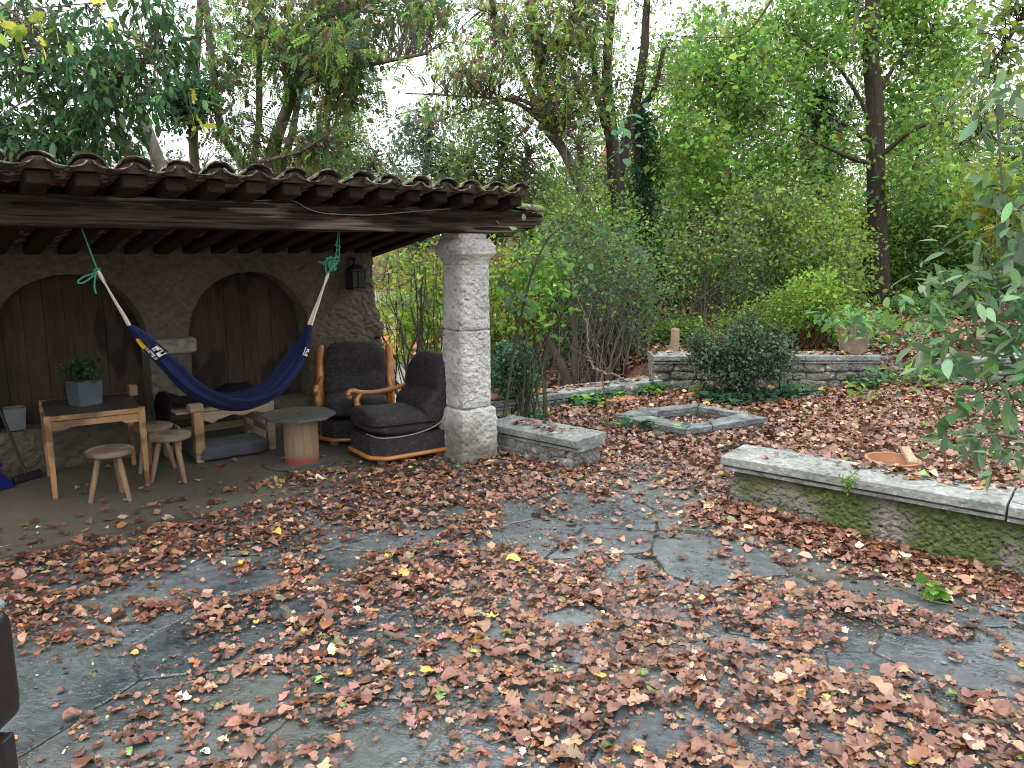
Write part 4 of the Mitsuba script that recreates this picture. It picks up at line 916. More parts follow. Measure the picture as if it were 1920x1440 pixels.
def colours(n, rg, odd):
    C = BROWNS[rg.choice(len(BROWNS), n, p=BRW)]
    m = rg.random(n) < odd
    C = np.where(m[:, None], ODD[rg.choice(len(ODD), n, p=[.38, .16, .14, .12, .20])], C)
    return jit(C, rg, .36, .07)
XY = np.c_[rl.uniform(-2.4, 5.9, 76000), rl.uniform(-1.0, 5.95, 76000)]
XY = XY[contains_xy(pave_area.difference(Polygon([mw(.03, .02), mw(.03, 1), mw(5, 1), mw(5, .02)])), XY[:, 0], XY[:, 1])]
XY = XY[inview(np.c_[XY, XY[:, :1] * 0])]
f = field(XY); keep = rl.random(len(XY)) < f * .95; XY, f = XY[keep], f[keep]
n = len(XY); heap = sst(.55, 1, f)
Zl = pz(XY[:, 0], XY[:, 1]) + .006 + rl.random(n) * (.012 + .030 * heap) 
Ll = np.clip(rl.lognormal(math.log(.041), .46, n), .012, .105)
Cl = colours(n, rl, .022)
dist = np.hypot(XY[:, 0], XY[:, 1]); size = Ll / (dist ** 2 + 4)
fr = pix(np.c_[XY, Zl]); inside = (fr[:, 0] > 45) & (fr[:, 0] < 1890) & (fr[:, 1] < 1415) & (Zl > np.percentile(Zl, 45))
order = np.argsort(-size * inside)[:290]
rest = np.setdiff1d(np.arange(n), order)
near = rest[dist[rest] < 5.2]; farr = rest[dist[rest] >= 5.2]
pave_parts = lay(DRY_HI, XY[near], Zl[near], Ll[near], Cl[near], rl, .22) + lay(DRY_LO, XY[farr], Zl[farr], Ll[farr], Cl[farr], rl, .25)
XY2 = np.c_[rl.uniform(-2.4, 5.2, 22000), rl.uniform(.5, 5.95, 22000)]; XY2 = XY2[inview(np.c_[XY2, XY2[:, :1] * 0])]
XY2 = XY2[rl.random(len(XY2)) < .25 + .6 * sst(.40, .62, meshkit.fbm(np.c_[XY2 * 2.6, XY2[:, :1] * 0], 3, 23))]; n2 = len(XY2)
crumbs = lay(DRY_FAR, XY2, pz(XY2[:, 0], XY2[:, 1]) + .004 + rl.random(n2) * .004, np.clip(rl.lognormal(math.log(.012), .5, n2), .005, .03), jit(np.array([(.05, .035, .025), (.14, .09, .06), (.26, .22, .17), (.03, .025, .02)])[rl.choice(4, n2, p=[.4, .3, .1, .2])], rl), rl, .5)
# the 290 leaves that show largest, each a thing of its own
lib = {}
def libleaf(t, c):
    if (t, c) not in lib:
        V, F = DRY_HI[t]; base = (list(BROWNS) + list(ODD))[c]
        col_ = np.clip(base * (1 + .25 * (meshkit.noise(V * 6 + t, c)[:, None] - .5)) * np.where(np.abs(V[:, 1:2]) < 1e-6, 1.12, 1), 0, .8)
        lib[(t, c)] = mikit.ply((V, F), 'mat_litter', smooth=True, color=col_)
    return lib[(t, c)]
ro = np.random.default_rng(8)
for k in order:
    odd = ro.random() < .03
    c = 10 + int(ro.choice(5, p=[.45, .2, .2, .05, .10])) if odd else int(ro.choice(10, p=BRW))
    ti = int(ro.integers(0, 15))
    form = ('lobed', 'plain oval')[ti % 4 == 0]
    tone = ('mid brown', 'dark brown', 'light brown', 'blackish brown', 'pale tan', 'dull grey-brown', 'russet', 'blackish brown', 'pinkish brown', 'bleached pale', 'yellow', 'green', 'pale green', 'orange', 'straw-coloured')[c]
    nm_ = 'fallen_leaf'
    key = thing(nm_, f'{tone} {form} fallen leaf lying loose on the near part of the terrace', 'leaf', f'{tone} {form} leaves on the near paving')
    M = T().translate([XY[k, 0], XY[k, 1], Zl[k]]).rotate([0, 0, 1], ro.uniform(0, 360)).rotate([0, 1, 0], ro.normal(0, 12)).rotate([1, 0, 0], ro.normal(0, 14)).scale(float(Ll[k]) * 1.05)
    scene[key] = {**libleaf(ti, c), 'to_world': M}
# leaves over the yard, the slope, the shelter floor, the walls
N = 118000
XY = np.c_[rl.uniform(4.6, 19, N), rl.uniform(.2, 12, N)]
bad = contains_xy(pave_area, XY[:, 0], XY[:, 1]) | contains_xy(Polygon([mw(-.03, -.03), mw(-.03, .52), mw(5, .52), mw(5, -.03)]), XY[:, 0], XY[:, 1]) | contains_xy(Polygon(OC).buffer(-.02), XY[:, 0], XY[:, 1]) | ((XY[:, 0] < 5.4) & (XY[:, 1] > 4.98))
zq = gz(XY[:, 0], XY[:, 1]); P = np.c_[XY, zq]
s_ = (XY - WA) @ WN; r_ = XY @ RT[:2]
onwall = (s_ > -.05) & (s_ < .48) & (r_ > 1.6) & ((r_ < 4.95) | (r_ > 6.1))
ok = ~bad & (np.hypot(XY[:, 0] - pb_[0], XY[:, 1] - pb_[1]) > .26) & inview(P) & ~onwall & ~((np.abs(XY[:, 1] - 7.5) < .26) & (XY[:, 0] < 8.8)) & ~((XY[:, 0] < 5.0) & (XY[:, 1] > 5.8))
d = np.hypot(XY[:, 0], XY[:, 1])
ok &= rl.random(N) < np.where(d < 9, 1, np.clip(1.2 - (d - 9) * .10, .25, 1)) * (.45 + .65 * sst(.3, .5, meshkit.fbm(np.c_[XY * .9, d], 3, 5)))
XY, zq, d = XY[ok], zq[ok], d[ok]; n = len(XY)
Ly = np.clip(rl.lognormal(math.log(.052), .36, n), .02, .11) * np.where(d > 11, 1.35, 1); Cy = colours(n, rl, .022)
zy = zq - .005 + rl.random(n) * .055
a = d < 7.6
yard_parts = lay(DRY_LO, XY[a], zy[a], Ly[a], Cy[a], rl, .45) + lay(DRY_FAR, XY[~a], zy[~a], Ly[~a], Cy[~a], rl, .5)
# shelter floor
XY = np.c_[rl.uniform(-1, 4.9, 2600), 5.95 + rl.exponential(.42, 2600)]
XY = XY[(XY[:, 1] < 7.9) & ~((np.abs(XY[:, 0] - CX) < .3) & (np.abs(XY[:, 1] - CY) < .3))]
k = rl.random(len(XY)) < .13 + .25 * sst(1.8, 3.4, XY[:, 0]) * sst(6.7, 6.1, XY[:, 1]); XY = XY[k]
hp = rl.normal(0, 1, (130, 2)) * [.28, .07] + [2.75, 6.30]; XY = np.vstack([XY, hp]); n = len(XY)
shel_parts = lay(DRY_LO, XY, .030 + rl.random(n) * .02, np.clip(rl.lognormal(math.log(.06), .35, n), .02, .11), colours(n, rl, .10), rl, .3)
# on copings
tops = []
for (x0, x1, y0, y1, z, n) in [(.22, .48, .95, 1.75, .403, 60), (.02, .48, .3, 2.6, .403, 14), (.36, .48, 1.0, 1.9, .403, 50), (4.86, 5.16, 5.3, 5.95, .290, 40)]:
    XY = np.c_[rl.uniform(x0, x1, n), rl.uniform(y0, y1, n)]
    if z > .3: XY = MF + XY[:, 1:] * MD + XY[:, :1] * MN
    tops += lay(DRY_LO, XY, z + rl.random(n) * .022, np.clip(rl.lognormal(math.log(.07), .25, n), .04, .1), colours(n, rl, .03), rl, .3)
for A, B, z, n in [(WA, WB, .503, 150), (np.array([4.7, 7.665]), np.array([8.75, 7.335]), .172, 110)]:
    t = rl.random(n)[:, None]; XY = A + (B - A) * t + WN * rl.uniform(.02, .36, n)[:, None] * (1 if z > .3 else 0) + np.array([0, 1]) * rl.uniform(-.15, .15, n)[:, None] * (0 if z > .3 else 1)
    tops += lay(DRY_FAR, XY, z + rl.random(n) * .02, np.clip(rl.lognormal(math.log(.08), .25, n), .05, .12), colours(n, rl, .05), rl, .3)
# drift at the wall's foot
n = 1300; y = rl.uniform(-.1, 2.9, n); q = rl.random(n) ** 1.5
XY = MF + y[:, None] * MD - (.015 + q * .42)[:, None] * MN; zz = pz(XY[:, 0], XY[:, 1]) + .010 + (1 - q) ** 2 * .055 * rl.random(n)
fl2 = np.array([np.array(IC).mean(0) + rl.normal(0, .16, 2) for _ in range(120)]); fl2 = fl2[contains_xy(Polygon(IC).buffer(-.03), fl2[:, 0], fl2[:, 1])]
floats = lay(DRY_LO, fl2, np.full(len(fl2), .0265), np.full(len(fl2), .06), colours(len(fl2), rl, .08), rl, .04)
drift = lay(DRY_HI, XY, zz, np.clip(rl.lognormal(math.log(.064), .25, n), .04, .10), colours(n, rl, .03), rl, .5)
for nm, lab, ps in (('leaf_litter', 'brown and russet fallen leaves scattered thick over the terrace flags', pave_parts), ('leaf_crumbs', 'tiny crumbs of broken leaf and grit strewn over the terrace flags', crumbs), ('leaf_litter', 'carpet of russet fallen leaves over the yard and the slope behind', yard_parts), ('leaf_litter', 'sparse dry leaves and crumbs blown over the shelter floor', shel_parts), ('leaf_litter', 'dead leaves resting on the wall copings', tops), ('leaf_litter', 'brown leaves floating on the water of the basin', floats), ('leaf_litter', 'deep drift of brown leaves banked against the foot of the mossy wall', drift)):
    m, c = joined(ps)
    one(nm, lab, 'leaves', m, 'mat_litter', smooth=True, kind='stuff', color=c)
# acorns and fallen sticks
ac = trimesh.creation.icosphere(subdivisions=2, radius=.0105); ac.apply_scale([1.35, 1, 1])
acp = mikit.ply(ac, 'mat_acorn', smooth=True); scene['mat_acorn'] = prin((.055, .035, .025), .35, .5)
q = onz
for k in range(46):
    px_2, py_2 = ro.uniform(300, 1880), ro.uniform(1080, 1430)
    p = onz(px_2, py_2); 
    if p[0] > 5.1: continue
    key = thing('acorn', 'small dark acorn lying on the flags between the leaves', 'acorn', 'acorns on the terrace')
    scene[key] = {**acp, 'to_world': T().translate([p[0], p[1], .012]).rotate([0, 0, 1], ro.uniform(0, 360)).rotate([0, 1, 0], ro.uniform(-20, 20))}
for (xa, ya, xb, yb, r, lab) in [(722, 1186, 795, 1213, .014, 'short thick lichened stick lying on the flags in the middle of the terrace'), (1640, 1072, 1700, 1105, .007, 'thin bent twig lying by the drift of leaves'), (1670, 1100, 1790, 1135, .004, 'long thin twig lying on bare flags near the mossy wall'), (1770, 1280, 1805, 1312, .004, 'thin pale twig among leaves near the lower edge'), (1820, 1355, 1905, 1350, .012, 'greenish stick under leaves at the lower right'), (920, 1395, 1010, 1375, .004, 'dark wiry twig among leaves at the lower middle'), (1850, 1360, 1915, 1400, .009, 'dark stick half buried in leaves at the lower right')]:
    a_, b_ = onz(xa, ya, .02), onz(xb, yb, .02); c_ = spline([a_, a_ * .6 + b_ * .4 + ro.normal(0, .012, 3) * [1, 1, .3], a_ * .3 + b_ * .7 + ro.normal(0, .012, 3) * [1, 1, .3], b_], 14)
    V, F = tubes(c_, r * (1 + .2 * ro.normal(0, 1, 14).clip(-1, 1)), 8)
    one('stick', lab, 'stick', (V, F), 'mat_twig', smooth=True, color=np.clip(np.array([[.085, .075, .06]]) * (.6 + 1.3 * meshkit.noise(V * 90, 2))[:, None], 0, 1))

# ------------------------------------------------------------------ trees, shrubs, canes
GREENS = dict(laurel=[(.030, .068, .038), (.042, .085, .045), (.022, .050, .028)], robinia=[(.055, .105, .030), (.085, .14, .035), (.045, .085, .035), (.16, .17, .035)],
              robinia_dry=[(.10, .065, .04), (.13, .09, .055), (.07, .05, .035)], lime=[(.075, .14, .028), (.11, .18, .035), (.055, .105, .025), (.20, .22, .04)],
              grey=[(.085, .115, .06), (.11, .14, .075), (.07, .095, .05)], fresh=[(.14, .24, .04), (.18, .29, .05), (.10, .18, .03)], yellow=[(.34, .33, .045), (.42, .36, .05), (.26, .29, .05)],
              yellowgreen=[(.16, .21, .035), (.22, .25, .045), (.11, .16, .03)], box=[(.020, .040, .022), (.032, .058, .032), (.05, .08, .045)], blue=[(.055, .115, .065), (.075, .14, .085), (.045, .09, .055)], ivy=[(.030, .070, .028), (.045, .10, .038), (.055, .11, .06)], dark=[(.035, .062, .020), (.05, .085, .025), (.025, .045, .018)])
def pal(*names): return np.array([c for n_ in names for c in GREENS[n_]]) * np.array([1.75, 1.92, 2.1])
def bole(pts, K=24, sides=12, rough=.12, seed=0):
    """a limb through [(px, py, depth, radius in metres)] of the photograph"""
    q = np.array([[*at(a, b, c), r] for a, b, c, r in pts]); s = spline(q, K)
    V, F = tubes(s[:, :3], np.maximum(s[:, 3], .003), sides)
    rr = np.repeat(s[:, 3], sides)[:, None]; ctr = np.repeat(s[:, :3], sides, 0)
    V = ctr + (V - ctr) * (1 + rough * 2 * (meshkit.fbm(V * np.array([7, 7, 2.2]), 3, seed)[:, None] - .5))
    return (V, F), s
def blob(px, py, depth, rx, ry, rd, w=1.0): return (at(px, py, depth), rx * depth / FOCAL, ry * depth / FOCAL, rd, w)
def sample_blobs(blobs, n, rg, shell=.45):
    w = np.array([b[4] * b[1] * b[2] for b in blobs]); w = w / w.sum()
    which = rg.choice(len(blobs), n, p=w)
    q = _unit(rg.normal(0, 1, (n, 3))) * (rg.random((n, 1)) ** shell)
    c = np.array([b[0] for b in blobs])[which]; r = np.array([b[1:4] for b in blobs])[which]
    return c + q[:, :1] * r[:, :1] * RT + q[:, 1:2] * r[:, 1:2] * ZZ + q[:, 2:] * r[:, 2:] * FH
def twigs_to(C, limb, rg, r0=.010, r1=.003, K=5, sag=.06, far=1.6):
    """thin curved twigs from the nearest points of the limbs to the points C"""
    tr = cKDTree(limb); d, i = tr.query(C, k=min(4, len(limb))); pick = rg.integers(0, min(4, len(limb)), len(C)); i = i[np.arange(len(C)), pick]; d = d[np.arange(len(C)), pick]
    m = d < far
    A, B = limb[i][m], C[m]; t = np.linspace(0, 1, K)[None, :, None]
    b = (rg.normal(0, .10, (len(A), 1, 3)) + np.array([0, 0, sag])) * np.linalg.norm(B - A, axis=1)[:, None, None]
    P = A[:, None] * (1 - t) + B[:, None] * t + b * np.sin(np.pi * t) + rg.normal(0, .012, (len(A), K, 3)) * np.sin(np.pi * t)
    return P, np.broadcast_to(np.linspace(r0, r1, K)[None], (len(A), K))
def crown_mesh(C, rg, palette, tmpl, size, per, spread, droop=.3, flat=.9, gap=None, jits=.24, wid=1.0):
    """leaves about each cluster centre; whole clusters share a tone"""
    n = len(C); k = np.repeat(np.arange(n), rg.poisson(per, n)); m = len(k)
    off = rg.normal(0, 1, (m, 3)) * spread * np.array([1, 1, .8])
    P = C[k] + off
    D = _unit(off) * .7 + rg.normal(0, .55, (m, 3)) - np.array([0, 0, droop])
    N = rg.normal(0, .55, (m, 3)) + np.array([0, 0, flat])
    base = palette[rg.integers(0, len(palette), n)]; own = palette[rg.integers(0, len(palette), m)]
    Cc = jit(base[k] * .6 + own * .4, rg, jits, .07)
    L = np.clip(size * np.exp(rg.normal(0, .25, m)), size * .4, size * 2)
    return strew(tmpl, P, D, N, L, Cc, wid)
def gappy(C, scale, thr, seed): return C[meshkit.fbm(C * scale, 2, seed) > thr]
BARKC = {'grey': (.13, .115, .095), 'dark': (.045, .037, .030), 'green': (.075, .085, .045), 'red': (.15, .07, .05), 'pale': (.30, .27, .21)}
def wood_colour(V, c, rg): return np.clip(np.array(BARKC[c]) * (.55 + .9 * meshkit.noise(V * 14, 3)[:, None]) , 0, 1)
def tree(name, label, cat_, limbs, blobs, n, tmpl, size, per, spread, palette, seed, bark='mat_bark', twig='grey', droop=.3, gap=(1.1, .42), shell=.45, group=None, extra=(), r0=.012, leafmat='mat_leaf', far=1.8, wid=1.0, flat=.9, tw=1.0):
    t = thing(name, label, cat_, group); rg = np.random.default_rng(seed); S = []
    if limbs:
        for j, l in enumerate(limbs):
            m, s = bole(l, seed=seed + j); S.append(s[:, :3]); part(t, 'trunk' if j == 0 else 'limb', m, bark, smooth=True)
    C = sample_blobs(blobs, n, rg, shell)
    if gap: C = gappy(C, *gap, seed)
    ps = [crown_mesh(C, rg, palette, tmpl, size, per, spread, droop, flat, wid=wid)]
    for tm, pl, frac, sz, pr in extra:
        ps.append(crown_mesh(C[rg.random(len(C)) < frac], rg, pl, tm, sz, pr, spread * 1.1, droop + .4))
    if S:
        S = np.vstack(S); Cs = C[rg.random(len(C)) < tw]
        P, R = twigs_to(Cs, S, rg, r0=r0, far=far)
        if len(P):
            m = tubes(P, R, 4, cap=False); part(t, 'branch', m, 'mat_twig', smooth=True, kind='stuff', color=wood_colour(m[0], twig, rg))
    m, c = joined(ps)
    part(t, 'crown', m, leafmat, smooth=True, color=c)
    return t

# left, above the shelter
tree('evergreen_laurel', 'glossy dark evergreen spreading above the tiles at the upper left', 'tree',
     [[(60, 330, 10.2, .09), (150, 235, 10.0, .05), (215, 160, 9.6, .025), (300, 90, 9.3, .012)], [(150, 240, 10.0, .04), (60, 150, 9.8, .02), (20, 60, 9.6, .01)], [(60, 330, 10.2, .07), (20, 250, 10.2, .03), (-60, 140, 10.2, .02)]],
     [blob(90, 190, 9.9, 180, 125, 1.0), blob(235, 100, 9.4, 110, 100, .6), blob(300, 150, 9.2, 60, 60, .4), blob(60, 270, 9.8, 150, 50, .7), blob(230, 250, 9.6, 55, 40, .4, .5), blob(-150, 120, 10, 160, 200, 1.2, .6), blob(120, 20, 9.8, 130, 60, .8, .8), blob(265, 20, 9.5, 80, 50, .6, .8)],
     980, L_LAUREL, .120, 8, .11, pal('laurel', 'laurel', 'ivy', 'dark') * [1.25, 1.15, .95], 51, droop=.75, gap=(1.3, .43), leafmat='mat_leaf_gloss', r0=.008, flat=1.2)
tree('maple_branch', 'few large yellow leaves hanging at the upper left corner', 'tree',
     [[(-60, -40, 8.0, .02), (20, 20, 8.0, .010), (70, 60, 8.0, .006)], [(20, 20, 8, .008), (110, 130, 8.3, .005)], [(20, 20, 8, .008), (180, 5, 8.6, .006)]],
     [blob(30, 40, 8.0, 45, 45, .3), blob(75, 40, 8.1, 25, 35, .2), blob(180, 20, 8.6, 40, 25, .2, .5), blob(40, 120, 8.2, 30, 30, .2, .4)], 30, L_LOBED, .15, 1.3, .10, pal('yellow', 'yellowgreen'), 52, droop=.8, gap=None, flat=.5)
tree('maple_branch', 'string of small yellow leaves hanging before the second trunk', 'tree', [[(330, 130, 9.6, .008), (352, 200, 9.5, .005), (372, 250, 9.5, .003)]],
     [blob(350, 170, 9.5, 10, 12, .1), blob(365, 215, 9.5, 10, 12, .1), blob(376, 240, 9.5, 8, 12, .1), (at(262, 78, 9.2), .12, .06, .1, .5)], 9, L_LOBED, .13, 1, .03, pal('yellow'), 53, droop=.9, gap=None, flat=.4)
for k, (pts, lab, bk) in enumerate([
        ([(312, 340, 11, .10), (285, 270, 11, .085), (262, 205, 11, .07)], 'leaning broken-off grey trunk behind the tiles', 'mat_bark_pale'),
        ([(250, 320, 11.6, .06), (232, 270, 11.5, .05), (212, 175, 11.4, .03)], 'thin leaning trunk left of the broken-off one', 'mat_bark'),
        ([(368, 340, 12.5, .075), (362, 250, 12.5, .07), (368, 120, 12.5, .06), (378, -20, 12.5, .05)], 'straight trunk with an ivy ball behind the tiles', 'mat_bark')]):
    m, s = bole(pts, seed=k + 70)
    t_ = thing('bare_trunk', lab, 'tree trunk'); part(t_, 'trunk', m, bk, smooth=True)
tree('ivy_clump', 'dark ball of ivy clinging to a trunk above the tiles', 'ivy', None, [blob(350, 190, 12.3, 50, 42, .45)], 260, L_OV, .07, 10, .09, pal('box', 'ivy'), 54, gap=None, shell=.5)
rob = lambda s_: dict(tmpl=L_PIN, per=3.2, spread=.20, droop=.9, flat=.8, twig='grey')
tree('robinia_tree', 'locust tree with curved dark limbs over the middle of the shelter roof', 'tree',
     [[(505, 345, 12, .13), (515, 270, 12, .10), (540, 200, 11.9, .085), (560, 150, 11.8, .075), (610, 120, 11.6, .055), (660, 40, 11.3, .04), (690, -60, 11, .03)], [(505, 345, 12, .10), (450, 300, 12.2, .075), (415, 240, 12.3, .06), (400, 140, 12.4, .055), (385, 0, 12.5, .05)],
      [(560, 150, 11.8, .06), (590, 145, 11.4, .04), (700, 120, 10.8, .03), (800, 100, 10.2, .02)], [(520, 340, 12.3, .07), (545, 260, 12.4, .06), (555, 210, 12.5, .05), (575, 90, 12.6, .045), (585, -20, 12.6, .04)], [(470, 330, 12.2, .06), (485, 230, 12.2, .05), (485, 100, 12.3, .05), (482, -30, 12.3, .045)], [(480, 305, 11.6, .03), (560, 285, 11.4, .02), (620, 248, 11.3, .01)]],
     [blob(520, 60, 11.8, 130, 90, 1.0, 1), blob(690, 100, 11.0, 110, 80, .8, 1.3), blob(800, 70, 10.6, 80, 75, .6, 1.2), blob(560, 150, 11.6, 60, 50, .5, .9), blob(640, 170, 11.4, 40, 55, .4, .9), blob(430, 230, 12, 60, 60, .6, .8), blob(460, 265, 11.8, 70, 35, .5), blob(590, 280, 11.8, 60, 50, .5, .8), blob(410, 110, 12.3, 50, 120, .6, .7), blob(700, 10, 11.4, 160, 50, .8)],
     1250, L_PIN, .18, 3.6, .13, pal('robinia', 'robinia', 'blue', 'fresh'), 55, droop=.6, gap=(1.3, .46), extra=[(L_OV, pal('robinia_dry'), .34, .085, 9)], r0=.012)
for k, (x, y, d_) in enumerate([(640, 260, 19), (790, 280, 17), (930, 270, 16)]):
    tree('background_tree', ('small grey-green tree rising over the middle of the roof', 'loose grey-leaved tree behind the right half of the roof', 'grey-green shrubby tree behind the column end of the roof')[k], 'tree',
         [[(x - 10, 480, d_, .10), (x, 380, d_, .08), (x + 15, 250, d_, .04), (x + 10, 190, d_, .02)], [(x, 380, d_, .06), (x + 70, 280, d_ - .5, .03)], [(x, 380, d_, .06), (x - 60, 300, d_ + .5, .03)]],
         [blob(x, y + 40, d_, 95, 70, 1.2), blob(x + 40, y + 110, d_, 90, 80, 1.2), blob(x - 50, y + 110, d_, 70, 80, 1.2), blob(x, y - 40, d_, 60, 50, 1.0, .6)], 1000, L_KITE, .092, 10, .17, pal('grey', 'lime') if k != 1 else pal('grey', 'grey', 'blue'), 560 + k, gap=(.9, .40), bark='mat_bark', r0=.014)
tree('robinia_tree', 'tall forked locust tree left of the ivy-clad trunks', 'tree',
     [[(1120, 440, 15, .11), (1092, 360, 15, .10), (1055, 280, 15, .095), (1022, 235, 15, .085), (985, 150, 15, .065), (935, 50, 15, .055), (915, -40, 15, .05)], [(1040, 250, 15, .08), (1020, 150, 15, .065), (1000, 40, 15, .08), (985, -40, 15, .06)], [(1022, 235, 15, .09), (1012, 110, 14.8, .07), (1060, 70, 14.8, .05), (1090, -20, 14.8, .04)], [(1015, 225, 15, .06), (960, 190, 14.5, .028), (860, 180, 14, .018), (760, 175, 13.6, .008)], [(1010, 200, 15, .05), (950, 185, 15, .03), (840, 220, 15, .018), (790, 240, 15, .01)]],
     [blob(930, 60, 14.6, 110, 90, 1.3, 1.1), blob(1060, 60, 14.8, 110, 90, 1.2, 1.2), blob(1000, 170, 14.4, 90, 70, 1.0, .8), blob(880, 130, 14, 70, 50, .8, .7), blob(830, 190, 14, 60, 30, .7, .35), blob(1100, 170, 14.6, 70, 80, .8, .9), blob(900, 230, 14.6, 80, 40, .8, .4)],
     1100, L_PIN, .17, 2.8, .15, pal('robinia', 'yellowgreen', 'grey', 'fresh') * 1.1, 57, droop=.6, gap=(1.2, .47), extra=[(L_OV, pal('robinia_dry'), .28, .09, 7), (L_OV, pal('yellow'), .12, .08, 4)])
tree('locust_tree', 'dark many-stemmed trunk forking upward behind the middle of the yard', 'tree',
     [[(1165, 560, 15.5, .20), (1160, 420, 15.5, .17), (1152, 310, 15.5, .15), (1145, 230, 15.5, .12), (1138, 130, 15.5, .10), (1150, -30, 15.5, .07)], [(1158, 330, 15.5, .12), (1185, 220, 15.5, .10), (1205, 120, 15.5, .09), (1215, -30, 15.5, .06)], [(1185, 220, 15.5, .07), (1225, 170, 15.3, .05), (1245, 90, 15.2, .04)], [(1150, 290, 15.5, .07), (1120, 180, 15.4, .06), (1112, 90, 15.4, .05)]],
     [blob(1160, 40, 15.3, 110, 80, 1.2), blob(1230, 120, 15.2, 70, 70, .9, .7), blob(1120, 170, 15.2, 50, 70, .8, .7)], 560, L_KITE, .085, 8, .16, pal('yellowgreen', 'robinia', 'lime'), 58, bark='mat_bark_dark', gap=(1.0, .45))
tree('ivy_clad_trunk', 'trunk thickly wrapped in ivy right of the forked trunk', 'tree', [[(1215, 560, 16, .13), (1207, 400, 16, .12), (1195, 250, 16, .10), (1190, 200, 16, .08)]],
     [blob(1207, 320, 15.9, 24, 95, .26), blob(1195, 225, 15.9, 18, 40, .22), blob(1212, 430, 15.9, 22, 60, .25, .7)], 420, L_KITE, .078, 9, .09, pal('ivy', 'dark'), 59, gap=None, droop=.7)
tree('ivy_clad_trunk', 'dark ivy-covered trunk between the hedge and the tall trunk', 'tree', [[(1545, 520, 19, .16), (1540, 380, 19, .15), (1535, 200, 19, .12)]],
     [blob(1540, 280, 18.9, 34, 110, .4), blob(1535, 190, 18.9, 24, 40, .3)], 420, L_KITE, .09, 9, .12, pal('box', 'ivy', 'dark'), 60, gap=None, droop=.7)
TT = [[(1652, 575, 17.5, .22), (1648, 470, 17.5, .20), (1642, 330, 17.5, .19), (1640, 200, 17.5, .18), (1632, 90, 17.5, .16), (1640, -60, 17.5, .14)], [(1640, 240, 17.5, .055), (1590, 150, 17.4, .035), (1530, 90, 17.4, .02), (1440, 40, 17.2, .006)], [(1640, 180, 17.5, .055), (1690, 110, 17.8, .03), (1760, 50, 18, .008)], [(1642, 280, 17.5, .05), (1570, 225, 17.2, .03), (1470, 200, 17, .018), (1350, 150, 16.6, .005)], [(1642, 310, 17.5, .05), (1580, 290, 16.5, .04), (1500, 250, 16, .02)], [(1642, 300, 17.5, .06), (1720, 240, 16.8, .04), (1790, 230, 16.5, .02)]]
tree('lime_tree', 'tall broadleaf tree with a straight dark trunk and a wide green crown', 'tree', TT,
     [blob(1470, 70, 17.6, 170, 110, 1.6, 1.2), blob(1340, 120, 16.8, 110, 120, 1.3, 1.0), blob(1400, 230, 16.8, 130, 80, 1.2, .9), blob(1730, 100, 18.6, 120, 120, 1.2, 1), blob(1720, 230, 18.6, 100, 70, .8, .8), blob(1520, 270, 17.2, 100, 80, 1.0, .8), blob(1310, 280, 15.8, 80, 90, 1.0, 1.0), blob(1760, 260, 16.6, 60, 110, .9, .8), blob(1660, 0, 18.6, 200, 60, .9), blob(1450, 330, 16.6, 120, 50, 1.0, .7), blob(1570, 345, 16.8, 60, 45, 1.0, .6), blob(1320, 370, 16.4, 90, 60, 1.0, .7), blob(1750, 340, 17, 90, 50, 1.0, .7)],
     3900, L_KITE, .105, 10, .20, pal('lime', 'fresh', 'grey', 'fresh'), 61, bark='mat_bark_dark', gap=(1.1, .47), extra=[(L_KITE, pal('yellow', 'yellowgreen'), .10, .10, 3), (L_LOBED, np.array([(.42, .20, .08), (.36, .22, .10)]), .010, .18, 2)], twig='dark', far=1.1, wid=1.4, tw=.22, r0=.008)
tree('lime_branch', 'thin overhanging branches with sparse leaves at the top right', 'tree', [[(1930, 10, 9, .02), (1880, 90, 9, .014), (1800, 180, 9, .009), (1750, 230, 9, .004)], [(1940, 180, 10, .016), (1870, 230, 10, .010), (1790, 280, 10, .004)], [(1920, 380, 9, .014), (1860, 430, 9.2, .008), (1790, 470, 9.4, .004)], [(1460, -20, 8, .016), (1400, 60, 8.2, .009), (1330, 70, 8.4, .005), (1230, 65, 8.6, .003)], [(1620, -20, 9, .016), (1600, 60, 9, .010), (1605, 140, 9, .004)]],
     [blob(1880, 90, 9, 60, 80, .5), blob(1840, 250, 10, 70, 60, .5), blob(1900, 20, 9, 70, 40, .5), blob(1330, 70, 8.4, 80, 20, .3, .3), blob(1600, 80, 9, 30, 60, .3, .4)], 170, L_BROAD, .085, 3, .13, pal('lime', 'grey', 'yellowgreen'), 62, twig='dark', gap=None, r0=.006, far=.8)
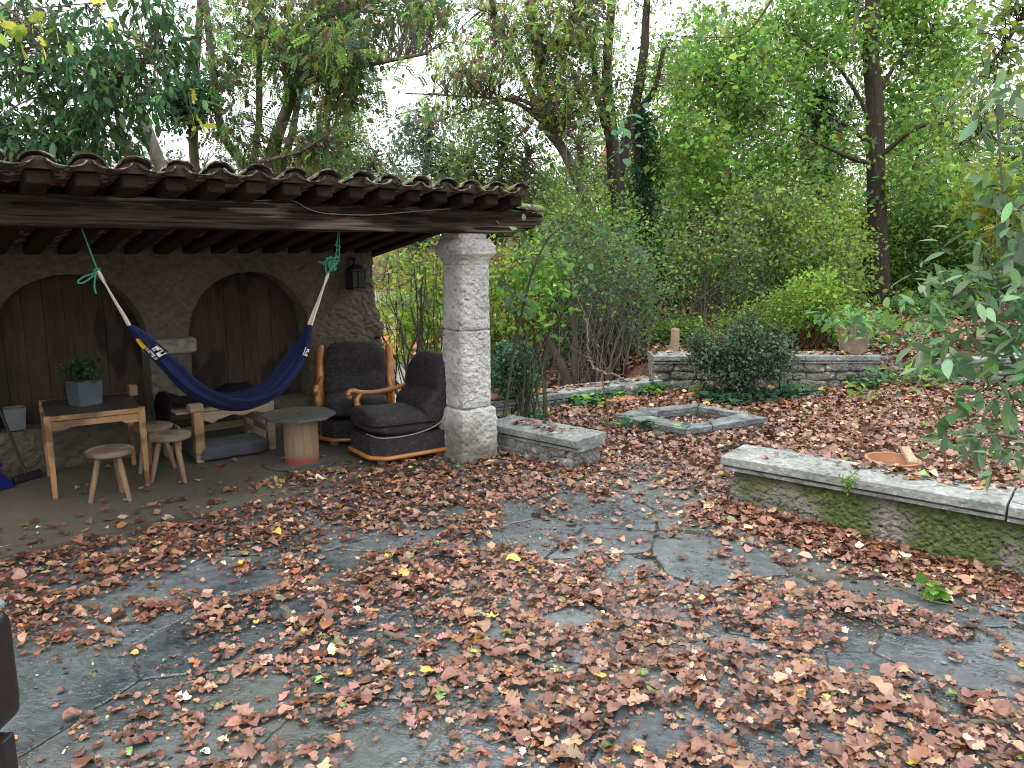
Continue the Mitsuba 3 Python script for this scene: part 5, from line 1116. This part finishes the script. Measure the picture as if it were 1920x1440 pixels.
# second row: far trees that close the view
for k, (x, y, d_, rx, ry, pl) in enumerate([(1280, 250, 27, 170, 260, ('lime', 'dark')), (1500, 200, 30, 190, 260, ('dark', 'lime')), (1760, 240, 28, 160, 260, ('lime', 'yellowgreen')), (1940, 300, 24, 120, 200, ('lime', 'grey')), (1090, 330, 25, 130, 140, ('grey', 'lime')), (830, 360, 27, 160, 90, ('grey', 'lime')), (560, 360, 26, 170, 90, ('yellowgreen', 'lime')), (250, 330, 24, 260, 120, ('grey', 'dark'))]):
    nm = ('tall dim tree behind the forked trunk on the left of the wood', 'broad dim tree in the middle of the wood behind the lime', 'leafy tree of the wood right of the straight trunk', 'pale tree of the wood at the right edge', 'grey-green tree of the wood beyond the thicket', 'low far tree seen over the right half of the roof', 'yellowish far tree seen over the middle of the roof', 'far tree seen over the left tiles')[k]
    tree('woodland_tree', nm, 'tree', [[(x, 620, d_, .2), (x + 8, 400, d_, .17), (x - 6, max(y - ry * .5, -40), d_, .08)], [(x + 8, 400, d_, .09), (x + rx * .5, y, d_, .04)], [(x + 8, 430, d_, .09), (x - rx * .5, y, d_, .04)]],
         [blob(x, y, d_, rx, ry * .8, 2.4), blob(x + rx * .4, y + ry * .4, d_ - 1, rx * .7, ry * .5, 2), blob(x - rx * .4, y + ry * .35, d_ - 1, rx * .7, ry * .5, 2)], 1300 if k < 5 else 800, L_KITE, .14, 10, .30, pal(*pl), 630 + k, gap=(.6, .50), bark='mat_bark_dark', r0=.02, far=3)

# the hedge and shrubs behind the yard
def shrub(name, label, base, n_st, blobs, n, tmpl, size, per, spread, palette, seed, cat_='shrub', twig='grey', lean=.6, r0=.012, gap=(1.6, .38), leafmat='mat_leaf', droop=.25, shell=.5, flat=.9, K=7, base_w=None):
    """stems rising from the ground to points of the blobs, leaves about the upper parts"""
    t = thing(name, label, cat_); rg = np.random.default_rng(seed)
    bx_, by_, bd = base; bw = base_w or .35 * max(b[1] for b in blobs)
    E = sample_blobs(blobs, n_st, rg, .6)
    lat = rg.normal(0, bw, n_st); dep = rg.normal(0, bw * .5, n_st); b = at(bx_, by_, bd)
    B = b + lat[:, None] * RT + dep[:, None] * FH; B[:, 2] = np.minimum(gz(B[:, 0], B[:, 1]), b[2]) - .03
    tq = np.linspace(0, 1, K)[None, :, None]
    side = E - B; side[:, 2] = 0
    P = B[:, None] * (1 - tq) + E[:, None] * tq - side[:, None] * lean * tq * (1 - tq) + rg.normal(0, .05, (n_st, K, 3)) * np.sin(np.pi * tq) * np.linalg.norm(E - B, axis=1)[:, None, None] * .6
    R = np.linspace(1, .25, K)[None] * (r0 * np.exp(rg.normal(0, .35, n_st)))[:, None]
    m = tubes(P, R, 5, cap=False); part(t, 'stem', m, 'mat_twig', smooth=True, kind='stuff', color=wood_colour(m[0], twig, rg))
    limb = P[:, K // 3:].reshape(-1, 3)
    C = sample_blobs(blobs, n, rg, shell)
    if gap: C = gappy(C, *gap, seed)
    P2, R2 = twigs_to(C[rg.random(len(C)) < .7], limb, rg, r0 * .4, r0 * .15, 4, .03, 1.0)
    if len(P2):
        m = tubes(P2, R2, 3, cap=False); part(t, 'twig', m, 'mat_twig', smooth=True, kind='stuff', color=wood_colour(m[0], twig, rg))
    if per > 0:
        m = crown_mesh(C, rg, palette * (1.15 if name in ('hedge_shrub', 'wood_edge_shrub', 'undergrowth') else 1), tmpl, size * (1.15 if tmpl is L_KITE else 1), per, spread, droop, flat, wid=1.3 if tmpl is L_KITE else 1.0); part(t, 'foliage', m[:2], leafmat, smooth=True, color=m[2])
    return t
shrub('hedge_shrub', 'loose grey-green bush behind the left end of the stone wall', (1310, 650, 14), 40, [blob(1330, 470, 14, 100, 110, .8), blob(1270, 500, 14, 50, 80, .6, .6)], 330, L_KITE, .06, 7, .10, pal('grey', 'lime'), 71)
shrub('hedge_shrub', 'tall pale green bush in the middle behind the stone wall', (1480, 650, 15), 40, [blob(1470, 430, 15, 110, 110, .9), blob(1540, 500, 14.6, 110, 90, .8), blob(1420, 380, 15, 60, 50, .6)], 820, L_KITE, .065, 9, .12, pal('lime', 'grey', 'yellowgreen'), 72)
shrub('hedge_shrub', 'yellowish green bush touching the straight trunk', (1590, 640, 16), 30, [blob(1556, 440, 16, 60, 100, .8), blob(1572, 545, 15.4, 52, 70, .7)], 520, L_KITE, .065, 9, .12, pal('yellowgreen', 'lime'), 73)
shrub('hedge_shrub', 'dark green bush in shade right of the straight trunk', (1760, 620, 19), 36, [blob(1750, 470, 19, 120, 110, 1.0), blob(1850, 500, 18, 80, 80, .9), blob(1700, 540, 18.4, 70, 50, .7)], 900, L_KITE, .085, 9, .15, pal('dark', 'dark', 'lime'), 74, twig='dark')
shrub('hedge_shrub', 'bright yellow bush at the right edge behind the laurel', (1900, 560, 15), 24, [blob(1895, 390, 15, 70, 70, .8), blob(1860, 350, 15, 50, 50, .6, .7)], 420, L_PIN, .17, 4, .14, pal('yellowgreen', 'yellow', 'lime') * .75, 75)
shrub('hedge_shrub', 'low bush of mixed green beneath the grey trees right of the column', (1130, 560, 14.5), 36, [blob(1090, 400, 14.5, 90, 110, .9), blob(1180, 460, 14.2, 60, 90, .8), blob(1020, 440, 14, 70, 90, .8)], 520, L_KITE, .06, 8, .11, pal('lime', 'grey', 'fresh'), 76)
shrub('hedge_shrub', 'yellow-green shrub glowing behind the column', (880, 690, 13), 40, [blob(880, 560, 13, 90, 120, .9), blob(960, 520, 13.2, 80, 110, .9), blob(760, 490, 14, 70, 60, .9, .9), blob(715, 560, 14, 40, 90, .7, .6)], 560, L_KITE, .06, 6, .12, pal('yellowgreen', 'lime', 'yellow'), 77)
shrub('thicket', 'tangled bare grey-brown stems arching beyond the low edging wall', (1130, 690, 12.0), 110, [blob(1140, 540, 12.2, 120, 120, .9), blob(1080, 480, 12, 90, 90, .8), blob(1200, 560, 12.4, 50, 110, .6)], 760, L_KITE, .050, 5, .13, pal('grey', 'lime', 'blue'), 78, lean=1.0, r0=.011, gap=None, cat_='thicket')
shrub('thicket', 'brown twiggy hedge of bare stems left of the pale green bush', (1370, 640, 14.6), 100, [blob(1340, 520, 14.6, 110, 110, .8), blob(1410, 500, 14.8, 60, 100, .7)], 520, L_KITE, .05, 4, .12, pal('grey', 'lime'), 79, lean=.4, r0=.009, gap=None, cat_='thicket')
shrub('thicket', 'slender dark stems fanning out between the shelter wall and the column', (797, 705, 11.2), 30, [blob(735, 520, 11.2, 60, 60, .6), blob(790, 500, 11.4, 40, 60, .6), blob(705, 600, 11, 40, 50, .5)], 120, L_KITE, .055, 2.4, .10, pal('fresh', 'yellowgreen'), 80, twig='dark', lean=-.5, r0=.016, gap=None, cat_='thicket')
st, _s = bole([(1015, 590, 11.5, .03), (1030, 640, 11.5, .05), (1055, 690, 11.4, .07), (1070, 740, 11.3, .09)], seed=5)
st2, _s = bole([(1075, 560, 11.8, .03), (1078, 650, 11.6, .05), (1075, 735, 11.4, .06)], seed=6)
k_ = thing('elder_trunk', 'dark gnarled twin trunk rising just beyond the low edging wall', 'tree trunk'); part(k_, 'trunk', st, 'mat_bark_dark', smooth=True); part(k_, 'trunk', st2, 'mat_bark_dark', smooth=True)
db = spline([at(1060, 500, 11.3), at(1082, 560, 11.1), at(1100, 600, 11), at(1104, 650, 10.8), at(1107, 680, 10.7), at(1130, 698, 10.4), at(1170, 708, 10.2)], 40); rdb = np.random.default_rng(3)
db += rdb.normal(0, .012, db.shape); sh_ = [spline([db[k], db[k] + rdb.normal(0, .10, 3) + (0, 0, .08), db[k] + rdb.normal(0, .2, 3) + (0, 0, .2)], 40) for k in (8, 14, 19, 25, 31)]
V, F = tubes(np.array([db] + sh_), np.array([np.linspace(.006, .020, 40) * (1 + .25 * rdb.normal(0, 1, 40).clip(-1, 1))] + [np.linspace(.006, .002, 40)] * 5), 7)
one('dead_branch', 'grey dead branch bent down onto the end of the low edging wall', 'branch', (V, F), 'mat_bark', smooth=True)
shrub('box_bush', 'dense dark rounded bush in front of the stone wall', (1385, 738, 10.5), 50, [blob(1385, 662, 10.5, 92, 70, .50), blob(1340, 650, 10.4, 55, 50, .4), blob(1440, 670, 10.5, 45, 55, .4), blob(1385, 700, 10.3, 90, 36, .4), blob(1320, 610, 10.5, 25, 20, .2, .5), blob(1400, 592, 10.5, 30, 18, .2, .5), blob(1460, 640, 10.5, 25, 30, .2, .5)], 1700, L_KITE, .036, 11, .060, np.array([(.045, .080, .040), (.060, .10, .055), (.035, .060, .034), (.10, .145, .085)]) * 1.35, 81, gap=(3.0, .48), twig='dark', shell=.36, leafmat='mat_leaf_gloss', lean=.2)
shrub('box_bush', 'dark low bush behind the low edging wall right of the column', (960, 740, 9.6), 20, [blob(965, 690, 9.6, 50, 55, .35)], 380, L_KITE, .04, 10, .05, pal('box', 'blue'), 82, gap=(2.5, .30), twig='dark', leafmat='mat_leaf_gloss', lean=.2)
shrub('jasmine_bush', 'feathery light green plume rising behind the dark round bush', (1430, 660, 11.9), 40, [blob(1440, 590, 11.9, 60, 36, .4), blob(1370, 610, 12, 55, 30, .4, .7), blob(1480, 570, 11.9, 25, 35, .3)], 230, L_KITE, .040, 11, .10, pal('lime', 'lime', 'fresh') * .8, 83, lean=.2, r0=.006, gap=None, twig='green')
shrub('rose_bush', 'bright yellow-green bush with brown lower stems left of the flower pot', (1525, 662, 12.4), 50, [blob(1530, 550, 12.4, 50, 50, .45), blob(1490, 570, 12.4, 40, 40, .4), blob(1560, 590, 12.3, 40, 40, .4, .7)], 260, L_KITE, .055, 9, .08, pal('fresh', 'yellowgreen'), 84, lean=.2, r0=.008, gap=None, twig='red')
for k, (x, y, d_, rx, ry, nn, pl, lab) in enumerate([(1300, 430, 18, 110, 120, 900, ('lime', 'grey'), 'leafy bush filling the wood edge behind the brown twiggy hedge'), (1430, 480, 18.5, 110, 120, 900, ('lime', 'fresh'), 'leafy bush filling the wood edge behind the tall pale green bush'), (1560, 440, 19.5, 110, 130, 1000, ('lime', 'yellowgreen'), 'leafy bush filling the wood edge left of the straight trunk'), (1720, 420, 20.5, 120, 140, 1100, ('dark', 'lime'), 'dark leafy bush closing the wood right of the straight trunk'), (1880, 440, 20.5, 110, 140, 1000, ('lime', 'yellowgreen'), 'yellow-green bush closing the wood at the right edge'), (1180, 440, 18.5, 80, 120, 700, ('lime', 'dark'), 'leafy bush filling the wood behind the forked trunk'), (1040, 480, 17, 110, 130, 900, ('lime', 'yellowgreen'), 'sunlit green bush in the wood right of the column'), (850, 560, 17, 130, 110, 700, ('yellowgreen', 'fresh'), 'pale yellow-green bush in the wood behind the column')]):
    shrub('wood_edge_shrub', lab, (x, 640, d_), 24, [blob(x, y, d_, rx, ry, 1.1), blob(x - rx * .5, y + 60, d_ - .6, rx * .7, ry * .7, .9), blob(x + rx * .5, y + 50, d_ - .4, rx * .7, ry * .8, .9)], nn, L_KITE, .095, 9, .16, pal(*pl), 700 + k, gap=(1.0, .36), twig='dark', r0=.014)
for k, (x, y, d_, rx, ry, nn, pl, lab) in enumerate([(1190, 690, 12.6, 50, 50, 420, ('dark', 'lime'), 'low dark green undergrowth at the left end of the stone wall'), (1270, 640, 13.2, 60, 45, 480, ('lime', 'dark'), 'low green undergrowth behind the stone wall and the fence post'), (1120, 640, 13, 90, 80, 560, ('dark', 'grey'), 'dim green undergrowth inside the bare thicket'), (1700, 605, 16.5, 55, 40, 420, ('blue', 'lime'), 'soft green undergrowth beside the straight trunk'), (1490, 620, 13.2, 110, 45, 600, ('lime', 'dark'), 'mid green undergrowth behind the middle of the stone wall'), (1720, 590, 16, 70, 45, 520, ('lime', 'blue'), 'green undergrowth spreading over the top of the leafy slope'), (1830, 560, 16.5, 80, 60, 620, ('lime', 'fresh'), 'fresh green undergrowth on the slope behind the laurel'), (1760, 640, 14.2, 60, 22, 260, ('fresh', 'blue'), 'low scattered weeds on the slope above the right garden wall')]):
    shrub('undergrowth', lab, (x, y + ry, d_), 20, [blob(x, y, d_, rx, ry, .6), blob(x + rx * .4, y + ry * .3, d_ - .2, rx * .6, ry * .6, .5)], nn, L_KITE, .06, 9, .10, pal(*pl), 720 + k, gap=(1.6, .36), twig='dark', r0=.008)
# canes beside the column
shrub('cane_clump', 'tall slender green canes with rose-like leaves growing right beside the column', (985, 782, 8.3), 24, [blob(975, 560, 8.2, 45, 80, .35), blob(1000, 500, 8.2, 60, 50, .3), blob(1030, 560, 8.4, 40, 60, .3)], 70, L_OV, .080, 6, .085, pal('fresh', 'fresh', 'lime', 'ivy'), 85, lean=-.15, r0=.010, gap=None, twig='green', cat_='canes', droop=.1, flat=1.3)
t_ = thing('arching_branch', 'long arching branch with blue-green leaves crossing in front of the beam end', 'branch')
rg = np.random.default_rng(86)
l1 = spline([at(985, 560, 7.6), at(1000, 505, 7.4), at(1030, 445, 7.3), at(1070, 410, 7.3), at(1100, 350, 7.4), at(1140, 300, 7.5), at(1190, 262, 7.6)], 40); l0 = spline([at(945, 780, 8.0), at(960, 680, 7.9), at(975, 600, 7.7), at(985, 560, 7.6)], 20); l2 = spline([at(1064, 420, 7.3), at(1062, 300, 7.4), at(1063, 180, 7.5), at(1066, 120, 7.6)], 24)
m = cat([tubes(l0, np.linspace(.016, .012, 20), 8), tubes(l1, np.linspace(.012, .004, 40), 8), tubes(l2, np.linspace(.006, .002, 24), 6)]); part(t_, 'stem', m, 'mat_twig', smooth=True, color=wood_colour(m.vertices, 'green', rg))
C = np.vstack([[at(x, y, d_) for x, y, d_ in [(980, 570, 7.6), (960, 560, 7.5), (1000, 580, 7.7), (950, 452, 7.2), (985, 445, 7.2), (1010, 432, 7.2), (1005, 470, 7.3), (1060, 480, 7.6), (1085, 510, 7.6), (1115, 225, 7.5), (1150, 240, 7.5), (1180, 225, 7.6), (1165, 265, 7.5), (1100, 255, 7.5), (1200, 250, 7.6)]]])
P2, R2 = twigs_to(C, np.vstack([l0, l1, l2]), rg, .004, .002, 5, .03, 1.5); m = tubes(P2, R2, 5, cap=False); part(t_, 'twig', m, 'mat_twig', smooth=True, kind='stuff', color=wood_colour(m[0], 'green', rg))
m = crown_mesh(C, rg, pal('blue', 'fresh', 'grey'), L_OV, .085, 9, .085, .1, 1.3); part(t_, 'foliage', m[:2], 'mat_leaf', smooth=True, color=m[2])
# seedlings in the yard
def seedling(label, stems, leaves, tm, size, palette, seed, per=5, spread=.05, twig='red', leafmat='mat_leaf', droop=.2):
    t = thing('sapling', label, 'sapling'); rg = np.random.default_rng(seed); L = []; ms = []
    for l in stems:
        q = np.array([[*at(a, b, c), r] for a, b, c, r in l]); s = spline(q, 24); L.append(s[:, :3]); ms.append(tubes(s[:, :3], np.maximum(s[:, 3], .0012), 7))
    m = cat(ms); part(t, 'stem', m, 'mat_twig', smooth=True, color=wood_colour(m.vertices, twig, rg))
    if len(leaves):
        C = np.array([at(*l) for l in leaves]); P2, R2 = twigs_to(C, np.vstack(L), rg, .003, .0012, 5, .03, 1.5)
        m = tubes(P2, R2, 4, cap=False); part(t, 'twig', m, 'mat_twig', smooth=True, kind='stuff', color=wood_colour(m[0], twig, rg))
        m = crown_mesh(C, rg, palette, tm, size, per, spread, droop, 1.3); part(t, 'foliage', m[:2], leafmat, smooth=True, color=m[2])
g0 = onz(1135, 845); dd = g0 @ FH
seedling('thin reddish sapling standing in the leaves just beyond the stone bench', [[(1135, 850, dd, .010), (1140, 780, dd, .008), (1131, 720, dd, .006), (1128, 665, dd, .003)], [(1137, 790, dd, .006), (1150, 765, dd, .003)], [(1138, 800, dd, .005), (1118, 775, dd, .002)]], [], L_OV, .05, pal('lime'), 91)
dd = onz(1610, 868, .1) @ FH
seedling('bare forked seedling standing behind the mossy wall', [[(1608, 880, dd, .006), (1615, 830, dd, .005), (1622, 770, dd, .003), (1600, 700, dd, .002)], [(1615, 825, dd, .004), (1640, 780, dd, .002), (1650, 715, dd, .0015)], [(1620, 790, dd, .003), (1625, 740, dd, .0015)]], [], L_OV, .05, pal('lime'), 92)
dd = 5.9
seedling('leaning sapling with pale blue-green leaves behind the mossy wall', [[(1772, 912, dd, .010), (1770, 830, dd, .009), (1758, 775, dd, .008), (1725, 715, dd, .007), (1700, 650, dd, .005), (1690, 600, dd, .004), (1680, 540, dd, .002)], [(1700, 650, dd, .003), (1640, 610, dd, .002), (1570, 590, dd, .0015)], [(1725, 715, dd, .003), (1660, 690, dd - .2, .002)]],
         [(x, y, dd) for x, y in [(1690, 560), (1700, 590), (1660, 600), (1640, 590), (1610, 590), (1580, 600), (1560, 590), (1720, 600), (1740, 580), (1700, 630), (1670, 640), (1650, 620), (1720, 650), (1685, 690), (1660, 700), (1690, 720), (1720, 690), (1740, 800), (1790, 760), (1600, 605), (1730, 630), (1760, 600)]], L_LAUREL, .085, pal('blue', 'fresh', 'blue'), 93, per=4.5, spread=.06)
# laurel boughs reaching in from the right
t_ = [[(2010, 900, 3.7, .022), (1950, 780, 3.7, .016), (1880, 640, 3.65, .010), (1800, 560, 3.6, .006), (1765, 520, 3.6, .003)], [(1990, 640, 3.6, .014), (1900, 560, 3.6, .009), (1845, 520, 3.6, .004)], [(1960, 640, 3.7, .012), (1890, 480, 3.7, .009), (1878, 330, 3.7, .006), (1868, 195, 3.7, .003)], [(2000, 860, 3.6, .012), (1900, 820, 3.5, .008), (1840, 815, 3.5, .004)], [(1880, 640, 3.65, .006), (1820, 640, 3.6, .004), (1760, 655, 3.6, .002)], [(1950, 780, 3.7, .008), (1870, 730, 3.6, .005), (1800, 740, 3.6, .003)]]
LC = [(1770, 525), (1800, 555), (1765, 580), (1820, 520), (1845, 470), (1870, 430), (1895, 400), (1910, 450), (1880, 500), (1905, 540), (1850, 560), (1880, 600), (1910, 620), (1840, 610), (1800, 640), (1765, 650), (1740, 660), (1835, 660), (1870, 690), (1905, 690), (1830, 730), (1800, 735), (1870, 760), (1905, 780), (1850, 815), (1875, 830), (1900, 850), (1830, 820), (1865, 500), (1915, 500), (1900, 350), (1880, 300), (1868, 200), (1885, 560), (1810, 590), (1925, 580), (1930, 440), (1940, 700)]
tl = thing('laurel_bush', 'long-leaved evergreen laurel reaching in at the right edge close to the camera', 'shrub'); rg = np.random.default_rng(94); L = []; ms = []
for l in t_:
    q = np.array([[*at(a, b, c), r] for a, b, c, r in l]); s = spline(q, 30); L.append(s[:, :3]); ms.append(tubes(s[:, :3], s[:, 3], 8))
m = cat(ms); part(tl, 'stem', m, 'mat_twig', smooth=True, color=wood_colour(m.vertices, 'grey', rg))
C = np.array([at(x, y, 3.6 + rg.normal(0, .10)) for x, y in LC]); P2, R2 = twigs_to(C, np.vstack(L), rg, .004, .002, 5, .03, 1.5)
m = tubes(P2, R2, 5, cap=False); part(tl, 'twig', m, 'mat_twig', smooth=True, kind='stuff', color=wood_colour(m[0], 'green', rg))
C = np.vstack([C, C + rg.normal(0, .05, C.shape), C + rg.normal(0, .09, C.shape)]); m = crown_mesh(C, rg, np.array([(.085, .155, .085), (.11, .19, .10), (.065, .125, .06), (.13, .20, .13), (.10, .19, .06)]) * 1.5, blade(6, oval, .22, -.14), .100, 5.6, .055, .05, 1.3, wid=.9); part(tl, 'foliage', m[:2], 'mat_leaf_gloss', smooth=True, color=m[2])
# greenery in pots
rg = np.random.default_rng(95)
C = np.c_[rg.normal(1.31, .06, 70), rg.normal(7.40, .06, 70), rg.uniform(.97, 1.08, 70)]
m = crown_mesh(C, rg, pal('ivy', 'dark'), L_OV, .035, 8, .03, .1); part(pp, 'foliage', m[:2], 'mat_leaf', smooth=True, color=m[2])
C = np.c_[rg.normal(pc[0], .28, 90), rg.normal(pc[1], .28, 90), .93 + rg.normal(.05, .07, 90)]
m = crown_mesh(C, rg, pal('fresh', 'blue'), L_OV, .07, 5, .08, .3); part(fp, 'foliage', m[:2], 'mat_leaf', smooth=True, color=m[2])
# ground cover
def cover(label, pts, n, size, palette, seed, h=.10):
    rg = np.random.default_rng(seed); ps = []
    for (xa, ya, xb, yb, w, z) in pts:
        t = rg.random(n); a, b = onz(xa, ya, z), onz(xb, yb, z)
        P = a + (b - a) * t[:, None] + rg.normal(0, w, (n, 3)) * [1, 1, 0]; P[:, 2] = np.maximum(gz(P[:, 0], P[:, 1]), -.08) + .03 + rg.random(n) * h
        P = P[meshkit.noise(P * np.array([3.5, 3.5, 0]), seed) > (.36 if n > 45 else -1)]
        ps.append(strew(L_BROAD, P, rg.normal(0, 1, P.shape) * [1, 1, .3], np.array([0, 0, 1.0]) + rg.normal(0, .35, P.shape), size * np.exp(rg.normal(0, .25, len(P))), jit(palette[rg.integers(0, len(palette), len(P))], rg, .25)))
    m, c = joined(ps); one('ground_cover', label, 'ground cover', m, 'mat_leaf', smooth=True, kind='stuff', color=c)
cover('low ivy leaves along the foot of the edging wall', [(990, 785, 1100, 750, .13, .05), (1090, 752, 1190, 732, .10, .05), (1180, 735, 1260, 722, .12, .05)], 340, .075, pal('blue', 'ivy', 'fresh'), 101)
cover('low blue-green leaves along the foot of the stone wall', [(1320, 745, 1480, 742, .14, .05), (1460, 740, 1640, 722, .13, .05), (1350, 752, 1390, 750, .06, .05)], 420, .085, pal('blue', 'ivy'), 102)
cover('tufts of small leaves around the basin rim', [(1150, 800, 1185, 795, .06, .03), (1195, 802, 1240, 806, .06, .03), (1265, 812, 1300, 814, .05, .03)], 26, .085, pal('fresh', 'ivy', 'blue'), 103)
cover('green weeds about the gap between the two garden walls', [(1640, 690, 1700, 700, .22, .1), (1690, 720, 1760, 728, .2, .08), (1650, 640, 1720, 640, .3, .4), (1580, 690, 1640, 745, .16, .1)], 150, .085, pal('blue', 'fresh'), 104, .22)
cover('bright green and blue-green weed growing in the leaf drift below the mossy wall', [(1735, 1104, 1778, 1112, .03, -.02)], 40, .055, pal('fresh', 'fresh', 'lime'), 105, .07)
# moss tuft on the coping joint
rg = np.random.default_rng(106); C = np.array([*mw(.98, .0), .375]) + rg.normal(0, 1, (26, 3)) * [.020, .024, .03]
m = crown_mesh(C, rg, pal('fresh', 'lime'), L_KITE, .018, 12, .012, .2); one('moss_tuft', 'small green tuft growing from the joint between two coping slabs', 'moss', m[:2], 'mat_leaf', smooth=True, color=m[2])

# ------------------------------------------------------------------ houses seen through the stems
hs = thing('neighbour_house', 'white house with an orange tiled lean-to glimpsed between shelter wall and column', 'house')
hc = at(750, 690, 26); hr = math.degrees(AZ) - 90 + 8
def hb(x0, x1, y0, y1, z0, z1): return move(boxat(x0, x1, y0, y1, z0, z1, .01), hc[0], hc[1], 0, hr)
part(hs, 'wall', hb(-3.5, 2.4, 0, 5, -7, .25), 'mat_white_wall')
part(hs, 'lower_wall', hb(-1.3, 2.2, -2.4, -.005, -7, -1.25), 'mat_white_wall')
rfm = hullm(boxat(-1.4, 2.3, -.15, -.01, -.72, -.68, .005), boxat(-1.4, 2.3, -2.6, -2.5, -1.26, -1.19, .005)); part(hs, 'lean_to_roof', move(rfm, hc[0], hc[1], 0, hr), 'mat_orange_tile')
part(hs, 'roof', move(hullm(boxat(-3.8, 2.7, -.3, 5.3, .26, .34, .01), boxat(-3.8, 2.7, 2.4, 2.6, .36, .42, .01)), hc[0], hc[1], 0, hr), 'mat_zinc')
for x in (-2.3, .6): part(hs, 'window', hb(x, x + .8, -.03, -.006, -.55, .12), 'mat_pane')
h2 = thing('pale_building', 'pale building glimpsed as a white strip through the hedge', 'house'); hc = at(1240, 500, 30)
part(h2, 'wall', hb(-1.4, 1.6, 0, 4, -3, 5.0), 'mat_white_wall')
part(h2, 'roof', move(hullm(boxat(-1.7, 1.9, -.3, 4.3, 5.01, 5.1, .01), boxat(-1.7, 1.9, 1.9, 2.1, 6.2, 6.3, .01)), hc[0], hc[1], 0, hr), 'mat_orange_tile')
for z in (-.6, 1.6): part(h2, 'window', hb(-.2, .5, -.03, -.006, z, z + 1.1), 'mat_pane')
